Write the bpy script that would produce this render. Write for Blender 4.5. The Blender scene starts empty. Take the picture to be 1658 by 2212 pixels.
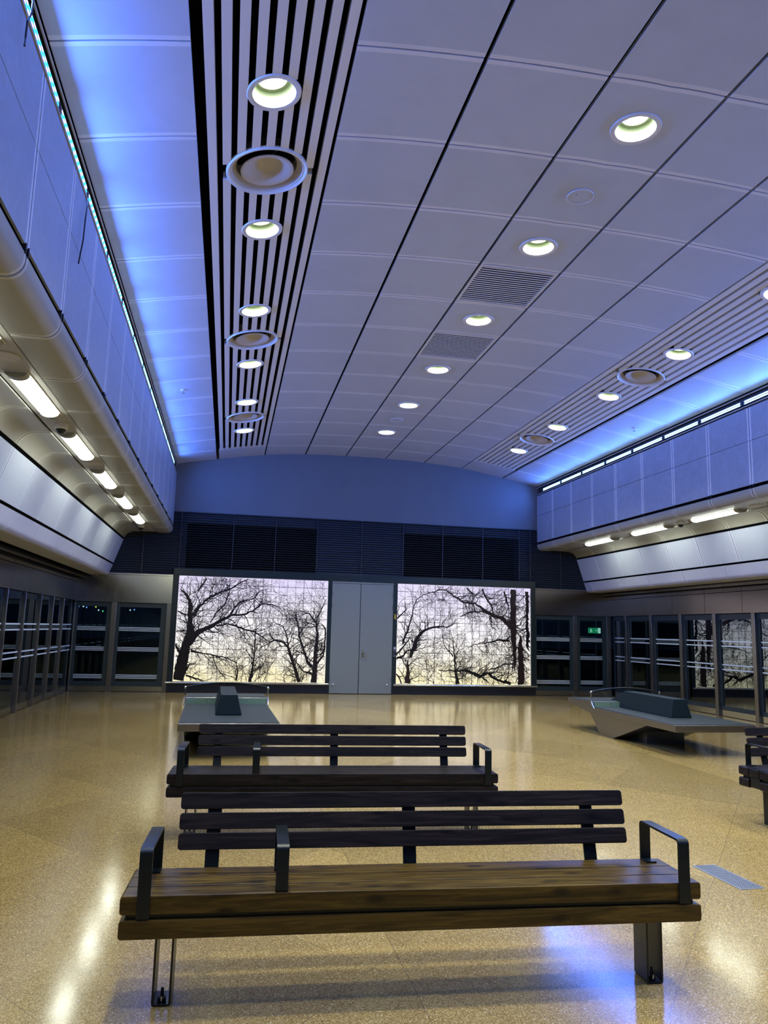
import bpy, bmesh, math, random
from mathutils import Vector, Matrix
random.seed(7)
scene = bpy.context.scene
PI = math.pi

# ------------------------------------------------------------------ camera
F_PX = 1660.8
RIGHT = Vector((0.979908, -0.197864, 0.025095))
UP = Vector((-0.05442, -0.1442, 0.988051))
FWD = Vector((0.191881, 0.969565, 0.15207))
cam_data = bpy.data.cameras.new('camera')
cam = bpy.data.objects.new('camera', cam_data)
scene.collection.objects.link(cam)
cam_data.sensor_fit = 'HORIZONTAL'
cam_data.sensor_width = 36.0
cam_data.lens = 36.0 * F_PX / 1658.0
cam_data.clip_start = 0.05
cam_data.clip_end = 300
m = Matrix((RIGHT, UP, -FWD)).transposed().to_4x4()
m.translation = Vector((-3.1317, 0.0, 1.5))
cam.matrix_world = m
scene.camera = cam

# ------------------------------------------------------------------ world, exposure
world = bpy.data.worlds.new('night')
scene.world = world
world.use_nodes = True
bg = world.node_tree.nodes['Background']
bg.inputs[0].default_value = (0.004, 0.008, 0.02, 1)
bg.inputs[1].default_value = 0.35
scene.view_settings.view_transform = 'Standard'
scene.view_settings.look = 'None'
scene.view_settings.gamma = 1.0
scene.view_settings.use_curve_mapping = False
scene.view_settings.exposure = 0.0
scene.cycles.max_bounces = 8
scene.cycles.transparent_max_bounces = 16
scene.cycles.diffuse_bounces = 4
scene.cycles.glossy_bounces = 5
scene.cycles.sample_clamp_indirect = 6.0
scene.cycles.caustics_reflective = False
scene.cycles.caustics_refractive = False
scene.cycles.blur_glossy = 0.5

# light levels (all of them belong to fixtures that are built below)
LED_POWER = 10.0         # emission of the diodes in the cove bars
LED_WASH_W = 29.0       # wash of each cove bar, watts
DOWN_W = 34.0           # downlights, watts each
LINEAR_EMIT = 18.0       # linear soffit lights
DISPLAY_EMIT = 1.08     # backlit artwork

YN = -5.2               # near end of the hall (behind the viewer)
YF = 18.324             # far end wall
PITCH = 1.0402
Y0 = 4.856
JOINTS = [Y0 + PITCH * k for k in range(-9, 13)]

# ------------------------------------------------------------------ material helpers
def new_mat(name):
    mt = bpy.data.materials.new(name)
    mt.use_nodes = True
    nt = mt.node_tree
    b = nt.nodes['Principled BSDF']
    return mt, nt, b
def simple(name, col, rough=0.5, metal=0.0, spec=0.5, emit=None, strength=0.0, coat=0.0):
    mt, nt, b = new_mat(name)
    b.inputs['Base Color'].default_value = (*col, 1)
    b.inputs['Roughness'].default_value = rough
    b.inputs['Metallic'].default_value = metal
    b.inputs['Specular IOR Level'].default_value = spec
    b.inputs['Coat Weight'].default_value = coat
    if emit:
        b.inputs['Emission Color'].default_value = (*emit, 1)
        b.inputs['Emission Strength'].default_value = strength
    return mt
def N(nt, kind, **kw):
    n = nt.nodes.new(kind)
    for k, val in kw.items():
        setattr(n, k, val)
    return n
def L(nt, a, b):
    nt.links.new(a, b)
def mathn(nt, op, a, b=None, c=None, clamp=False):
    n = N(nt, 'ShaderNodeMath', operation=op)
    n.use_clamp = clamp
    for i, x in enumerate((a, b, c)):
        if x is None: continue
        if isinstance(x, (int, float)): n.inputs[i].default_value = x
        else: L(nt, x, n.inputs[i])
    return n.outputs[0]
def mixc(nt, fac, a, b):
    n = N(nt, 'ShaderNodeMix', data_type='RGBA')
    if isinstance(fac, (int, float)): n.inputs[0].default_value = fac
    else: L(nt, fac, n.inputs[0])
    for sock, x in ((n.inputs[6], a), (n.inputs[7], b)):
        if isinstance(x, tuple): sock.default_value = (*x, 1) if len(x) == 3 else x
        else: L(nt, x, sock)
    return n.outputs[2]
def coords(nt, scale=(1, 1, 1)):
    t = N(nt, 'ShaderNodeTexCoord')
    mp = N(nt, 'ShaderNodeMapping')
    mp.inputs['Scale'].default_value = scale
    L(nt, t.outputs['Object'], mp.inputs['Vector'])
    return t.outputs['Object'], mp.outputs['Vector']
def noise(nt, vec, scale, detail=3, rough=0.5, dist=0.0):
    n = N(nt, 'ShaderNodeTexNoise')
    n.inputs['Scale'].default_value = scale
    n.inputs['Detail'].default_value = detail
    n.inputs['Roughness'].default_value = rough
    n.inputs['Distortion'].default_value = dist
    L(nt, vec, n.inputs['Vector'])
    return n.outputs['Fac']
def ramp(nt, fac, stops):
    r = N(nt, 'ShaderNodeValToRGB')
    while len(r.color_ramp.elements) < len(stops):
        r.color_ramp.elements.new(0.5)
    for e, (p, c) in zip(r.color_ramp.elements, stops):
        e.position = p
        e.color = (*c, 1) if len(c) == 3 else c
    L(nt, fac, r.inputs[0])
    return r.outputs[0]

def panel_mat(name, base, border, rough, pitch=PITCH, off=Y0, metal=0.0, smudge=0.10, width=0.05):
    """metal panels, perforated field with plain margins along the transverse joints"""
    mt, nt, b = new_mat(name)
    ob, _ = coords(nt)
    sep = N(nt, 'ShaderNodeSeparateXYZ'); L(nt, ob, sep.inputs[0])
    t = mathn(nt, 'SUBTRACT', sep.outputs[1], off - 50 * pitch)
    t = mathn(nt, 'DIVIDE', t, pitch)
    t = mathn(nt, 'FRACT', t)
    t = mathn(nt, 'SUBTRACT', t, 0.5)
    t = mathn(nt, 'ABSOLUTE', t)
    msk = mathn(nt, 'GREATER_THAN', t, 0.5 - width / pitch)
    fl = mathn(nt, 'FLOOR', mathn(nt, 'DIVIDE', mathn(nt, 'SUBTRACT', sep.outputs[1], off - 50 * pitch), pitch))
    wn = N(nt, 'ShaderNodeTexWhiteNoise', noise_dimensions='1D'); L(nt, fl, wn.inputs['W'])
    nz = noise(nt, ob, 1.6, 5, 0.6, 1.2)
    v = mathn(nt, 'MULTIPLY_ADD', nz, smudge * 2, 1.0 - smudge)
    if smudge > 0.12:
        nz2 = noise(nt, ob, 2.6, 6, 0.7, 4.0)
        v = mathn(nt, 'MULTIPLY', v, mathn(nt, 'MULTIPLY_ADD', nz2, 0.5, 0.75))
    v = mathn(nt, 'MULTIPLY', v, mathn(nt, 'MULTIPLY_ADD', wn.outputs['Value'], 0.05, 0.975))
    c = mixc(nt, msk, base, border)
    mul = N(nt, 'ShaderNodeVectorMath', operation='SCALE')
    L(nt, c, mul.inputs[0]); L(nt, v, mul.inputs['Scale'])
    L(nt, mul.outputs[0], b.inputs['Base Color'])
    b.inputs['Metallic'].default_value = metal
    rr = mathn(nt, 'MULTIPLY_ADD', nz, 0.16, rough - 0.08)
    L(nt, rr, b.inputs['Roughness'])
    # fine perforation
    vor = N(nt, 'ShaderNodeTexVoronoi'); vor.inputs['Scale'].default_value = 160; vor.inputs['Randomness'].default_value = 0.0
    L(nt, ob, vor.inputs['Vector'])
    bump = N(nt, 'ShaderNodeBump'); bump.inputs['Strength'].default_value = 0.05; bump.inputs['Distance'].default_value = 0.002
    L(nt, vor.outputs['Distance'], bump.inputs['Height'])
    L(nt, bump.outputs[0], b.inputs['Normal'])
    return mt

def steel_mat(name, col, rough=0.3, streak=(1, 1, 60), amt=0.2):
    mt, nt, b = new_mat(name)
    _, v = coords(nt, streak)
    nz = noise(nt, v, 3.0, 4, 0.6)
    c = mixc(nt, nz, tuple(x * (1 - amt) for x in col), tuple(min(1, x * (1 + amt)) for x in col))
    L(nt, c, b.inputs['Base Color'])
    b.inputs['Metallic'].default_value = 1.0
    r = mathn(nt, 'MULTIPLY_ADD', nz, 0.15, rough - 0.07)
    L(nt, r, b.inputs['Roughness'])
    return mt

def wood_mat(name, dark, mid, light, rough=0.35, spec=0.35):
    mt, nt, b = new_mat(name)
    ob, v = coords(nt, (0.9, 14, 14))
    info = N(nt, 'ShaderNodeObjectInfo')
    add = N(nt, 'ShaderNodeVectorMath', operation='ADD')
    L(nt, v, add.inputs[0])
    sc = N(nt, 'ShaderNodeVectorMath', operation='SCALE'); sc.inputs[0].default_value = (37, 11, 5)
    L(nt, info.outputs['Random'], sc.inputs['Scale']); L(nt, sc.outputs[0], add.inputs[1])
    g = noise(nt, add.outputs[0], 2.2, 6, 0.62, 1.6)
    c = ramp(nt, g, [(0.34, dark), (0.5, mid), (0.66, light)])
    vor = N(nt, 'ShaderNodeTexVoronoi'); vor.inputs['Scale'].default_value = 1.0
    mp = N(nt, 'ShaderNodeMapping'); mp.inputs['Scale'].default_value = (4.2, 11.0, 11.0)
    add2 = N(nt, 'ShaderNodeVectorMath', operation='ADD')
    L(nt, ob, mp.inputs['Vector']); L(nt, mp.outputs[0], add2.inputs[0]); L(nt, sc.outputs[0], add2.inputs[1])
    L(nt, add2.outputs[0], vor.inputs['Vector'])
    k = ramp(nt, vor.outputs['Distance'], [(0.10, (1, 1, 1)), (0.24, (0, 0, 0))])
    c = mixc(nt, mathn(nt, 'MULTIPLY', k, 0.9), c, tuple(x * 0.35 for x in dark))
    L(nt, c, b.inputs['Base Color'])
    b.inputs['Specular IOR Level'].default_value = spec
    L(nt, mathn(nt, 'MULTIPLY_ADD', g, 0.25, rough - 0.1), b.inputs['Roughness'])
    bump = N(nt, 'ShaderNodeBump'); bump.inputs['Strength'].default_value = 0.15; bump.inputs['Distance'].default_value = 0.004
    L(nt, g, bump.inputs['Height']); L(nt, bump.outputs[0], b.inputs['Normal'])
    return mt

def floor_mat():
    mt, nt, b = new_mat('terrazzo')
    ob, _ = coords(nt)
    sep = N(nt, 'ShaderNodeSeparateXYZ'); L(nt, ob, sep.inputs[0])
    X, Y = sep.outputs[0], sep.outputs[1]
    a1 = mathn(nt, 'ADD', mathn(nt, 'MULTIPLY', X, -0.777), mathn(nt, 'MULTIPLY', Y, 0.629))
    a2 = mathn(nt, 'ADD', mathn(nt, 'MULTIPLY', X, 0.777), mathn(nt, 'MULTIPLY', Y, 0.629))
    lines, cells = [], []
    for a, off in ((a1, 5.39), (a2, 0.43)):
        t = mathn(nt, 'DIVIDE', mathn(nt, 'ADD', a, 60 * 1.225 - off), 1.225)
        cells.append(mathn(nt, 'FLOOR', t))
        f = mathn(nt, 'ABSOLUTE', mathn(nt, 'SUBTRACT', mathn(nt, 'FRACT', t), 0.5))
        lines.append(mathn(nt, 'GREATER_THAN', f, 0.5 - 0.0010))
    ax = mathn(nt, 'ABSOLUTE', X)
    l3 = mathn(nt, 'LESS_THAN', mathn(nt, 'ABSOLUTE', mathn(nt, 'SUBTRACT', ax, 2.27)), 0.0016)
    ln = mathn(nt, 'MAXIMUM', mathn(nt, 'MAXIMUM', lines[0], lines[1]), l3)
    outer = mathn(nt, 'GREATER_THAN', ax, 2.27)
    cv = N(nt, 'ShaderNodeCombineXYZ'); L(nt, cells[0], cv.inputs[0]); L(nt, cells[1], cv.inputs[1]); L(nt, outer, cv.inputs[2])
    wn = N(nt, 'ShaderNodeTexWhiteNoise', noise_dimensions='3D'); L(nt, cv.outputs[0], wn.inputs['Vector'])
    # chips
    v1 = N(nt, 'ShaderNodeTexVoronoi'); v1.inputs['Scale'].default_value = 290; L(nt, ob, v1.inputs['Vector'])
    bw = N(nt, 'ShaderNodeSeparateColor'); L(nt, v1.outputs['Color'], bw.inputs[0])
    chips = ramp(nt, bw.outputs[0], [(0.0, (0.12, 0.070, 0.018)), (0.28, (0.225, 0.146, 0.040)), (0.6, (0.315, 0.217, 0.068)), (0.88, (0.42, 0.305, 0.112)), (0.98, (0.60, 0.48, 0.26))])
    v2 = N(nt, 'ShaderNodeTexVoronoi'); v2.inputs['Scale'].default_value = 60; L(nt, ob, v2.inputs['Vector'])
    bw2 = N(nt, 'ShaderNodeSeparateColor'); L(nt, v2.outputs['Color'], bw2.inputs[0])
    big = mathn(nt, 'MULTIPLY', mathn(nt, 'GREATER_THAN', bw2.outputs[0], 0.91), mathn(nt, 'LESS_THAN', v2.outputs['Distance'], 0.24))
    c = mixc(nt, mathn(nt, 'MULTIPLY', big, 0.6), chips, (0.72, 0.62, 0.42))
    tone = mathn(nt, 'MULTIPLY_ADD', wn.outputs['Value'], 0.24, 0.88)
    cloud = noise(nt, ob, 0.5, 3, 0.5)
    tone = mathn(nt, 'MULTIPLY', tone, mathn(nt, 'MULTIPLY_ADD', cloud, 0.3, 0.85))
    mul = N(nt, 'ShaderNodeVectorMath', operation='SCALE'); L(nt, c, mul.inputs[0]); L(nt, tone, mul.inputs['Scale'])
    c = mixc(nt, mathn(nt, 'MULTIPLY', ln, 0.75), mul.outputs[0], (0.07, 0.05, 0.025))
    L(nt, c, b.inputs['Base Color'])
    nz = noise(nt, ob, 2.0, 3, 0.5)
    L(nt, mathn(nt, 'MULTIPLY_ADD', nz, 0.06, 0.11), b.inputs['Roughness'])
    b.inputs['Specular IOR Level'].default_value = 0.55
    bump = N(nt, 'ShaderNodeBump'); bump.inputs['Strength'].default_value = 0.06; bump.inputs['Distance'].default_value = 0.01
    L(nt, noise(nt, ob, 5.0, 2, 0.5), bump.inputs['Height']); L(nt, bump.outputs[0], b.inputs['Normal'])
    return mt

def glass_mat(name, tint=(0.55, 0.75, 0.78), ior=3.0):
    mt = bpy.data.materials.new(name); mt.use_nodes = True
    nt = mt.node_tree; nt.nodes.clear()
    out = N(nt, 'ShaderNodeOutputMaterial')
    tr = N(nt, 'ShaderNodeBsdfTransparent'); tr.inputs[0].default_value = (*tint, 1)
    gl = N(nt, 'ShaderNodeBsdfGlossy'); gl.inputs['Roughness'].default_value = 0.0
    gl.inputs['Color'].default_value = (0.85, 0.95, 1.0, 1)
    fr = N(nt, 'ShaderNodeFresnel'); fr.inputs['IOR'].default_value = ior
    mx = N(nt, 'ShaderNodeMixShader')
    L(nt, fr.outputs[0], mx.inputs[0]); L(nt, tr.outputs[0], mx.inputs[1]); L(nt, gl.outputs[0], mx.inputs[2])
    L(nt, mx.outputs[0], out.inputs[0])
    return mt

M = {}
M['ceiling'] = panel_mat('ceiling panels', (0.47, 0.51, 0.615), (0.66, 0.67, 0.75), 0.42)  # neutral paint; blue of the cove light is tinted into the colour
M['bulkhead'] = panel_mat('bulkhead panels', (0.355, 0.41, 0.55), (0.70, 0.75, 0.88), 0.36, smudge=0.14, width=0.045)  # base tinted bluer to carry part of the blue LED wash
M['soffit'] = panel_mat('shaded soffit panels', (0.37, 0.37, 0.345), (0.56, 0.56, 0.54), 0.33, smudge=0.08, width=0.045)  # same paint as the bulkhead, darkened here for the shade underneath
M['bulkhead_low'] = panel_mat('lower bulkhead panels', (0.56, 0.57, 0.64), (0.68, 0.68, 0.76), 0.36, pitch=1.34, off=9.93, width=0.03)
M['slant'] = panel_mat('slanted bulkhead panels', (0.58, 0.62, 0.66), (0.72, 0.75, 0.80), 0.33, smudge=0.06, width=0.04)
M['channel'] = simple('light channel', (0.40, 0.39, 0.36), 0.4)
M['slat'] = simple('slats', (0.70, 0.69, 0.70), 0.4)
M['void'] = simple('void', (0.004, 0.004, 0.006), 0.9, spec=0.1)
M['white_paint'] = simple('fixture white', (0.68, 0.67, 0.68), 0.4)
M['beige'] = simple('diffuser beige', (0.50, 0.46, 0.42), 0.5)
M['reflector'] = simple('reflector', (0.17, 0.205, 0.14), 0.4)
M['lamp'] = simple('lamp', (1, 1, 1), 0.5, emit=(0.95, 1.0, 0.86), strength=18.0)
M['linear'] = simple('linear lamp', (0.9, 0.9, 0.85), 0.4, emit=(0.95, 1.0, 0.86), strength=LINEAR_EMIT)
M['cap'] = simple('lamp cap', (0.30, 0.29, 0.24), 0.35, metal=0.3)
M['trim_dark'] = simple('dark trim', (0.012, 0.014, 0.018), 0.4)
M['trim_blue'] = simple('cove trim', (0.10, 0.11, 0.14), 0.3, metal=0.6)
M['rail'] = simple('cove rail', (0.62, 0.62, 0.66), 0.3)
M['louvre'] = simple('louvre blades', (0.046, 0.058, 0.080), 0.45)
M['louvre_dark'] = simple('dark louvre blades', (0.014, 0.014, 0.016), 0.5)
M['louvre_back'] = simple('louvre backing', (0.012, 0.016, 0.028), 0.6)
M['frame_green'] = simple('portal frame', (0.012, 0.024, 0.026), 0.3)
M['door_paint'] = simple('grey door paint', (0.215, 0.235, 0.215), 0.45)
M['chrome'] = simple('chrome', (0.75, 0.75, 0.75), 0.15, metal=1.0)
M['steel'] = steel_mat('brushed steel', (0.56, 0.54, 0.45), 0.17, (40, 40, 1), 0.12)
M['steel_dark'] = steel_mat('steel header', (0.32, 0.28, 0.225), 0.2, (40, 40, 1), 0.12)
M['mullion'] = steel_mat('steel mullion', (0.30, 0.28, 0.25), 0.3)
M['leaf_frame'] = simple('door leaf frame', (0.026, 0.042, 0.046), 0.35)
M['stripe'] = simple('frosted stripe', (0.72, 0.80, 0.80), 0.6)
M['glass'] = glass_mat('glazing')
M['glass_door'] = glass_mat('door glass', (0.6, 0.78, 0.8), 1.7)
M['leaf_frame_far'] = simple('end door leaf frame', (0.030, 0.048, 0.050), 0.35)
M['black_metal'] = simple('black powder coat', (0.004, 0.007, 0.008), 0.3, spec=0.35)
M['island_steel'] = steel_mat('island steel', (0.25, 0.235, 0.22), 0.33, (1, 1, 30))
M['island_top'] = simple('island top', (0.022, 0.030, 0.031), 0.5, spec=0.25)
M['island_riser'] = simple('glass riser tiles', (0.13, 0.20, 0.135), 0.12, coat=0.4)
M['wedge'] = simple('dark green cushion', (0.003, 0.012, 0.015), 0.5, spec=0.25)
M['green_sign'] = simple('sign green', (0.0, 0.1, 0.05), 0.4, emit=(0.02, 0.45, 0.18), strength=0.6)
M['white_sign'] = simple('sign white', (0.5, 0.6, 0.5), 0.4, emit=(0.7, 1.0, 0.8), strength=0.9)
M['yellow'] = simple('yellow label', (0.55, 0.38, 0.02), 0.5)
M['box_grey'] = simple('grey box', (0.12, 0.13, 0.14), 0.4)
M['ground'] = simple('outside ground', (0.02, 0.022, 0.025), 0.8)
M['drain'] = simple('drain grate', (0.40, 0.43, 0.46), 0.3, metal=0.8)
M['wood'] = wood_mat('brown pine', (0.018, 0.009, 0.001), (0.052, 0.029, 0.003), (0.095, 0.056, 0.007))
M['wood_dark'] = wood_mat('shaded pine', (0.003, 0.002, 0.002), (0.0085, 0.006, 0.006), (0.021, 0.0135, 0.0115), 0.45, 0.2)  # same stain as the seat wood; weak light on backrests put into the colour
M['print_dark'] = simple('print dark', (0.016, 0.012, 0.012), 0.25)
M['print_brown'] = simple('print brown', (0.034, 0.018, 0.015), 0.25)
M['floor'] = floor_mat()
def wall_mat():
    mt, nt, b = new_mat('plaster wall')
    ob, v = coords(nt, (1, 1, 0.35))
    n = noise(nt, v, 1.5, 5, 0.6)
    L(nt, mixc(nt, n, (0.125, 0.145, 0.175), (0.155, 0.175, 0.215)), b.inputs['Base Color'])
    b.inputs['Roughness'].default_value = 0.7
    return mt
M['upper_wall'] = wall_mat()

# ------------------------------------------------------------------ mesh helpers
class MB:
    def __init__(s):
        s.v, s.f, s.mi, s.mats, s.flat = [], [], [], [], set()
    def idx(s, mt):
        if mt not in s.mats: s.mats.append(mt)
        return s.mats.index(mt)
    def face(s, pts, mt):
        b = len(s.v); s.v += [tuple(p) for p in pts]
        s.f.append(tuple(range(b, b + len(pts)))); s.mi.append(s.idx(mt))
    def add(s, vs, fs, mt):
        b = len(s.v); s.v += [tuple(p) for p in vs]
        k = s.idx(mt)
        for f in fs:
            s.f.append(tuple(b + i for i in f)); s.mi.append(k)
    def box(s, x0, x1, y0, y1, z0, z1, mt, bev=0.0):
        if bev > 0:
            return s.rbox(x0, x1, y0, y1, z0, z1, mt, bev)
        vs = [(x, y, z) for z in (z0, z1) for y in (y0, y1) for x in (x0, x1)]
        s.add(vs, [(0, 2, 3, 1), (4, 5, 7, 6), (0, 1, 5, 4), (2, 6, 7, 3), (0, 4, 6, 2), (1, 3, 7, 5)], mt)
    def rbox(s, x0, x1, y0, y1, z0, z1, mt, bev, seg=3):
        bm = bmesh.new()
        bmesh.ops.create_cube(bm, size=1.0)
        for v in bm.verts:
            v.co = Vector(((x0 + x1) / 2 + v.co.x * (x1 - x0), (y0 + y1) / 2 + v.co.y * (y1 - y0), (z0 + z1) / 2 + v.co.z * (z1 - z0)))
        bmesh.ops.bevel(bm, geom=bm.edges[:], offset=bev, segments=seg, profile=0.5, affect='EDGES')
        bm.verts.index_update()
        bm.normal_update()
        n0 = len(s.f)
        for i, f in enumerate(bm.faces):
            if max(abs(c) for c in f.normal) > 0.999: s.flat.add(n0 + i)
        s.add([v.co for v in bm.verts], [tuple(v.index for v in f.verts) for f in bm.faces], mt)
        bm.free()
    def slab(s, x0, x1, y0, y1, z0, z1, mt, r, bev=0.003):
        """timber with rounded end corners (seen from the front) and lightly eased edges"""
        pts = []
        for cx_, cz_, a0 in ((x1 - r, z1 - r, 0), (x0 + r, z1 - r, 90), (x0 + r, z0 + r, 180), (x1 - r, z0 + r, 270)):
            for i in range(5):
                a = math.radians(a0 + 90 * i / 4)
                pts.append((cx_ + r * math.cos(a), cz_ + r * math.sin(a)))
        bm = bmesh.new()
        f = bm.faces.new([bm.verts.new((x, y0, z)) for x, z in pts])
        g = bmesh.ops.extrude_face_region(bm, geom=[f])
        for v in g['geom']:
            if isinstance(v, bmesh.types.BMVert): v.co.y = y1
        bmesh.ops.recalc_face_normals(bm, faces=bm.faces[:])
        ed = [e for e in bm.edges if abs(e.verts[0].co.y - e.verts[1].co.y) < 1e-6]
        bmesh.ops.bevel(bm, geom=ed, offset=bev, segments=2, profile=0.5, affect='EDGES')
        bm.normal_update(); bm.verts.index_update()
        n0 = len(s.f)
        for i, f in enumerate(bm.faces):
            if max(abs(c) for c in f.normal) > 0.999: s.flat.add(n0 + i)
        s.add([v.co for v in bm.verts], [tuple(v.index for v in f.verts) for f in bm.faces], mt)
        bm.free()
    def prism(s, poly, axis, a0, a1, mt, scale1=None):
        """extrude a 2D polygon (list of 2-tuples) along axis 'x','y' or 'z'"""
        def P(p, a):
            return (a, p[0], p[1]) if axis == 'x' else (p[0], a, p[1]) if axis == 'y' else (p[0], p[1], a)
        n = len(poly)
        vs = [P(p, a0) for p in poly] + [P(p, a1) for p in poly]
        fs = [tuple(range(n - 1, -1, -1)), tuple(range(n, 2 * n))] + [(i, (i + 1) % n, n + (i + 1) % n, n + i) for i in range(n)]
        s.add(vs, fs, mt)
    def lathe(s, prof, c, mt, n=32, closed=False, M3=None):
        """prof: list of (r, z) about the vertical axis at c; M3 rotates it"""
        vs, fs = [], []
        for (r, z) in prof:
            for i in range(n):
                a = 2 * PI * i / n
                p = Vector((r * math.cos(a), r * math.sin(a), z))
                if M3 is not None: p = M3 @ p
                vs.append((c[0] + p.x, c[1] + p.y, c[2] + p.z))
        for j in range(len(prof) - 1 + (1 if closed else 0)):
            j2 = (j + 1) % len(prof)
            for i in range(n):
                i2 = (i + 1) % n
                fs.append((j * n + i, j * n + i2, j2 * n + i2, j2 * n + i))
        s.add(vs, fs, mt)
    def disc(s, r, c, mt, n=32, M3=None, z=0.0):
        vs = []
        for i in range(n):
            a = 2 * PI * i / n
            p = Vector((r * math.cos(a), r * math.sin(a), z))
            if M3 is not None: p = M3 @ p
            vs.append((c[0] + p.x, c[1] + p.y, c[2] + p.z))
        s.add(vs, [tuple(range(n))], mt)
    def tube(s, pts, r, mt, n=10, caps=True):
        pts = [Vector(p) for p in pts]
        vs, fs = [], []
        up = Vector((0.123, 0.31, 0.94)).normalized()
        for i, p in enumerate(pts):
            d = (pts[min(i + 1, len(pts) - 1)] - pts[max(i - 1, 0)]).normalized()
            a = d.cross(up)
            if a.length < 0.05: a = d.cross(Vector((1, 0, 0)))
            a.normalize(); b2 = d.cross(a)
            rr = r[i] if isinstance(r, (list, tuple)) else r
            for k in range(n):
                t = 2 * PI * k / n
                q = p + a * math.cos(t) * rr + b2 * math.sin(t) * rr
                vs.append(tuple(q))
        for i in range(len(pts) - 1):
            for k in range(n):
                k2 = (k + 1) % n
                fs.append((i * n + k, i * n + k2, (i + 1) * n + k2, (i + 1) * n + k))
        if caps:
            fs.append(tuple(range(n - 1, -1, -1))); fs.append(tuple(range((len(pts) - 1) * n, len(pts) * n)))
        s.add(vs, fs, mt)
    def sphere(s, c, r, mt, nu=14, nv=8):
        prof = [(r * math.sin(PI * j / nv), -r * math.cos(PI * j / nv)) for j in range(nv + 1)]
        prof[0] = (0.0001, prof[0][1]); prof[-1] = (0.0001, prof[-1][1])
        s.lathe(prof, c, mt, nu)
    def build(s, name, parent=None, smooth=True, ang=35, loc=None):
        me = bpy.data.meshes.new(name)
        me.from_pydata(s.v, [], s.f)
        for mt in s.mats: me.materials.append(mt)
        me.polygons.foreach_set('material_index', s.mi)
        me.update()
        bm = bmesh.new(); bm.from_mesh(me)
        bmesh.ops.recalc_face_normals(bm, faces=bm.faces[:])
        bm.to_mesh(me); bm.free()
        if smooth:
            me.polygons.foreach_set('use_smooth', [True] * len(me.polygons))
            me.set_sharp_from_angle(angle=math.radians(ang))
            if s.flat: me.polygons.foreach_set('use_smooth', [i not in s.flat for i in range(len(me.polygons))])
        o = bpy.data.objects.new(name, me)
        scene.collection.objects.link(o)
        if parent is not None: o.parent = parent
        if loc is not None: o.location = loc
        return o
def quick(name, fn, parent=None, **kw):
    b = MB(); fn(b); return b.build(name, parent, **kw)
def tag(o, label=None, cat=None, group=None, kind=None):
    if label: o['label'] = label
    if cat: o['category'] = cat
    if group: o['group'] = group
    if kind: o['kind'] = kind
    return o
def thing(name, label, cat, loc=(0, 0, 0), rot=(0, 0, 0), group=None, kind=None):
    o = bpy.data.objects.new(name, None)
    o.empty_display_size = 0.1
    scene.collection.objects.link(o)
    o.location = loc; o.rotation_euler = rot
    return tag(o, label, cat, group, kind)
def struct(name, loc=(0, 0, 0)):
    o = bpy.data.objects.new(name, None); o.empty_display_size = 0.1
    scene.collection.objects.link(o); o.location = loc; o['kind'] = 'structure'
    return o
def copy_tree(o, parent=None):
    c = o.copy(); scene.collection.objects.link(c)
    c.parent = parent
    for ch in list(o.children): copy_tree(ch, c)
    return c
ORD = ['first', 'second', 'third', 'fourth', 'fifth', 'sixth', 'seventh', 'eighth', 'ninth', 'tenth', 'eleventh', 'twelfth', 'thirteenth', 'fourteenth', 'fifteenth', 'sixteenth', 'seventeenth', 'eighteenth', 'nineteenth', 'twentieth', 'twenty-first', 'twenty-second']
def nth(i): return ORD[i]

# ================================================================== SETTING
# ------------------------------------------------------------------ floor
XW = 6.51
quick('floor', lambda b: b.box(-6.7, 6.7, YN, YF + 0.3, -0.12, 0.0, M['floor']))['kind'] = 'structure'
quick('ground', lambda b: b.box(-60, 60, -20, 90, -0.6, -0.14, M['ground']))['kind'] = 'structure'

# ------------------------------------------------------------------ ceiling
CX = [0, 0.496, 1.4875, 2.46, 3.567, 4.478]
CZ = [5.712, 5.708, 5.678, 5.600, 5.418, 5.246]
def cz(x):
    x = abs(x)
    for i in range(len(CX) - 1):
        if x <= CX[i + 1]:
            t = (x - CX[i]) / (CX[i + 1] - CX[i])
            return CZ[i] + (CZ[i + 1] - CZ[i]) * t + 0.008 * 4 * t * (1 - t)
    t = (x - CX[-2]) / (CX[-1] - CX[-2])
    return CZ[-2] + (CZ[-1] - CZ[-2]) * t
def cslope(x):
    return (cz(x + 0.02) - cz(x - 0.02)) / 0.04
ceil = struct('ceiling')
COLS = [(-4.478, -3.59), (-2.448, -1.505), (-1.470, -0.512), (-0.480, 0.480), (0.512, 1.470), (1.505, 2.448), (3.59, 4.478)]
GRILLES = [3, 5]                      # joints index (from Y0) where the middle column holds a grille
GRILLE_Y = [(Y0 + PITCH * k, Y0 + PITCH * (k + 1)) for k in GRILLES]
ys = [YN] + [j for j in JOINTS if j > YN + 0.2] + [YF]
HOLES = {}
DL_Y = [Y0 + PITCH * (0.5 + 2 * k) for k in range(-5, 6)]
SPK_Y = [6.42, 14.75]
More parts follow.
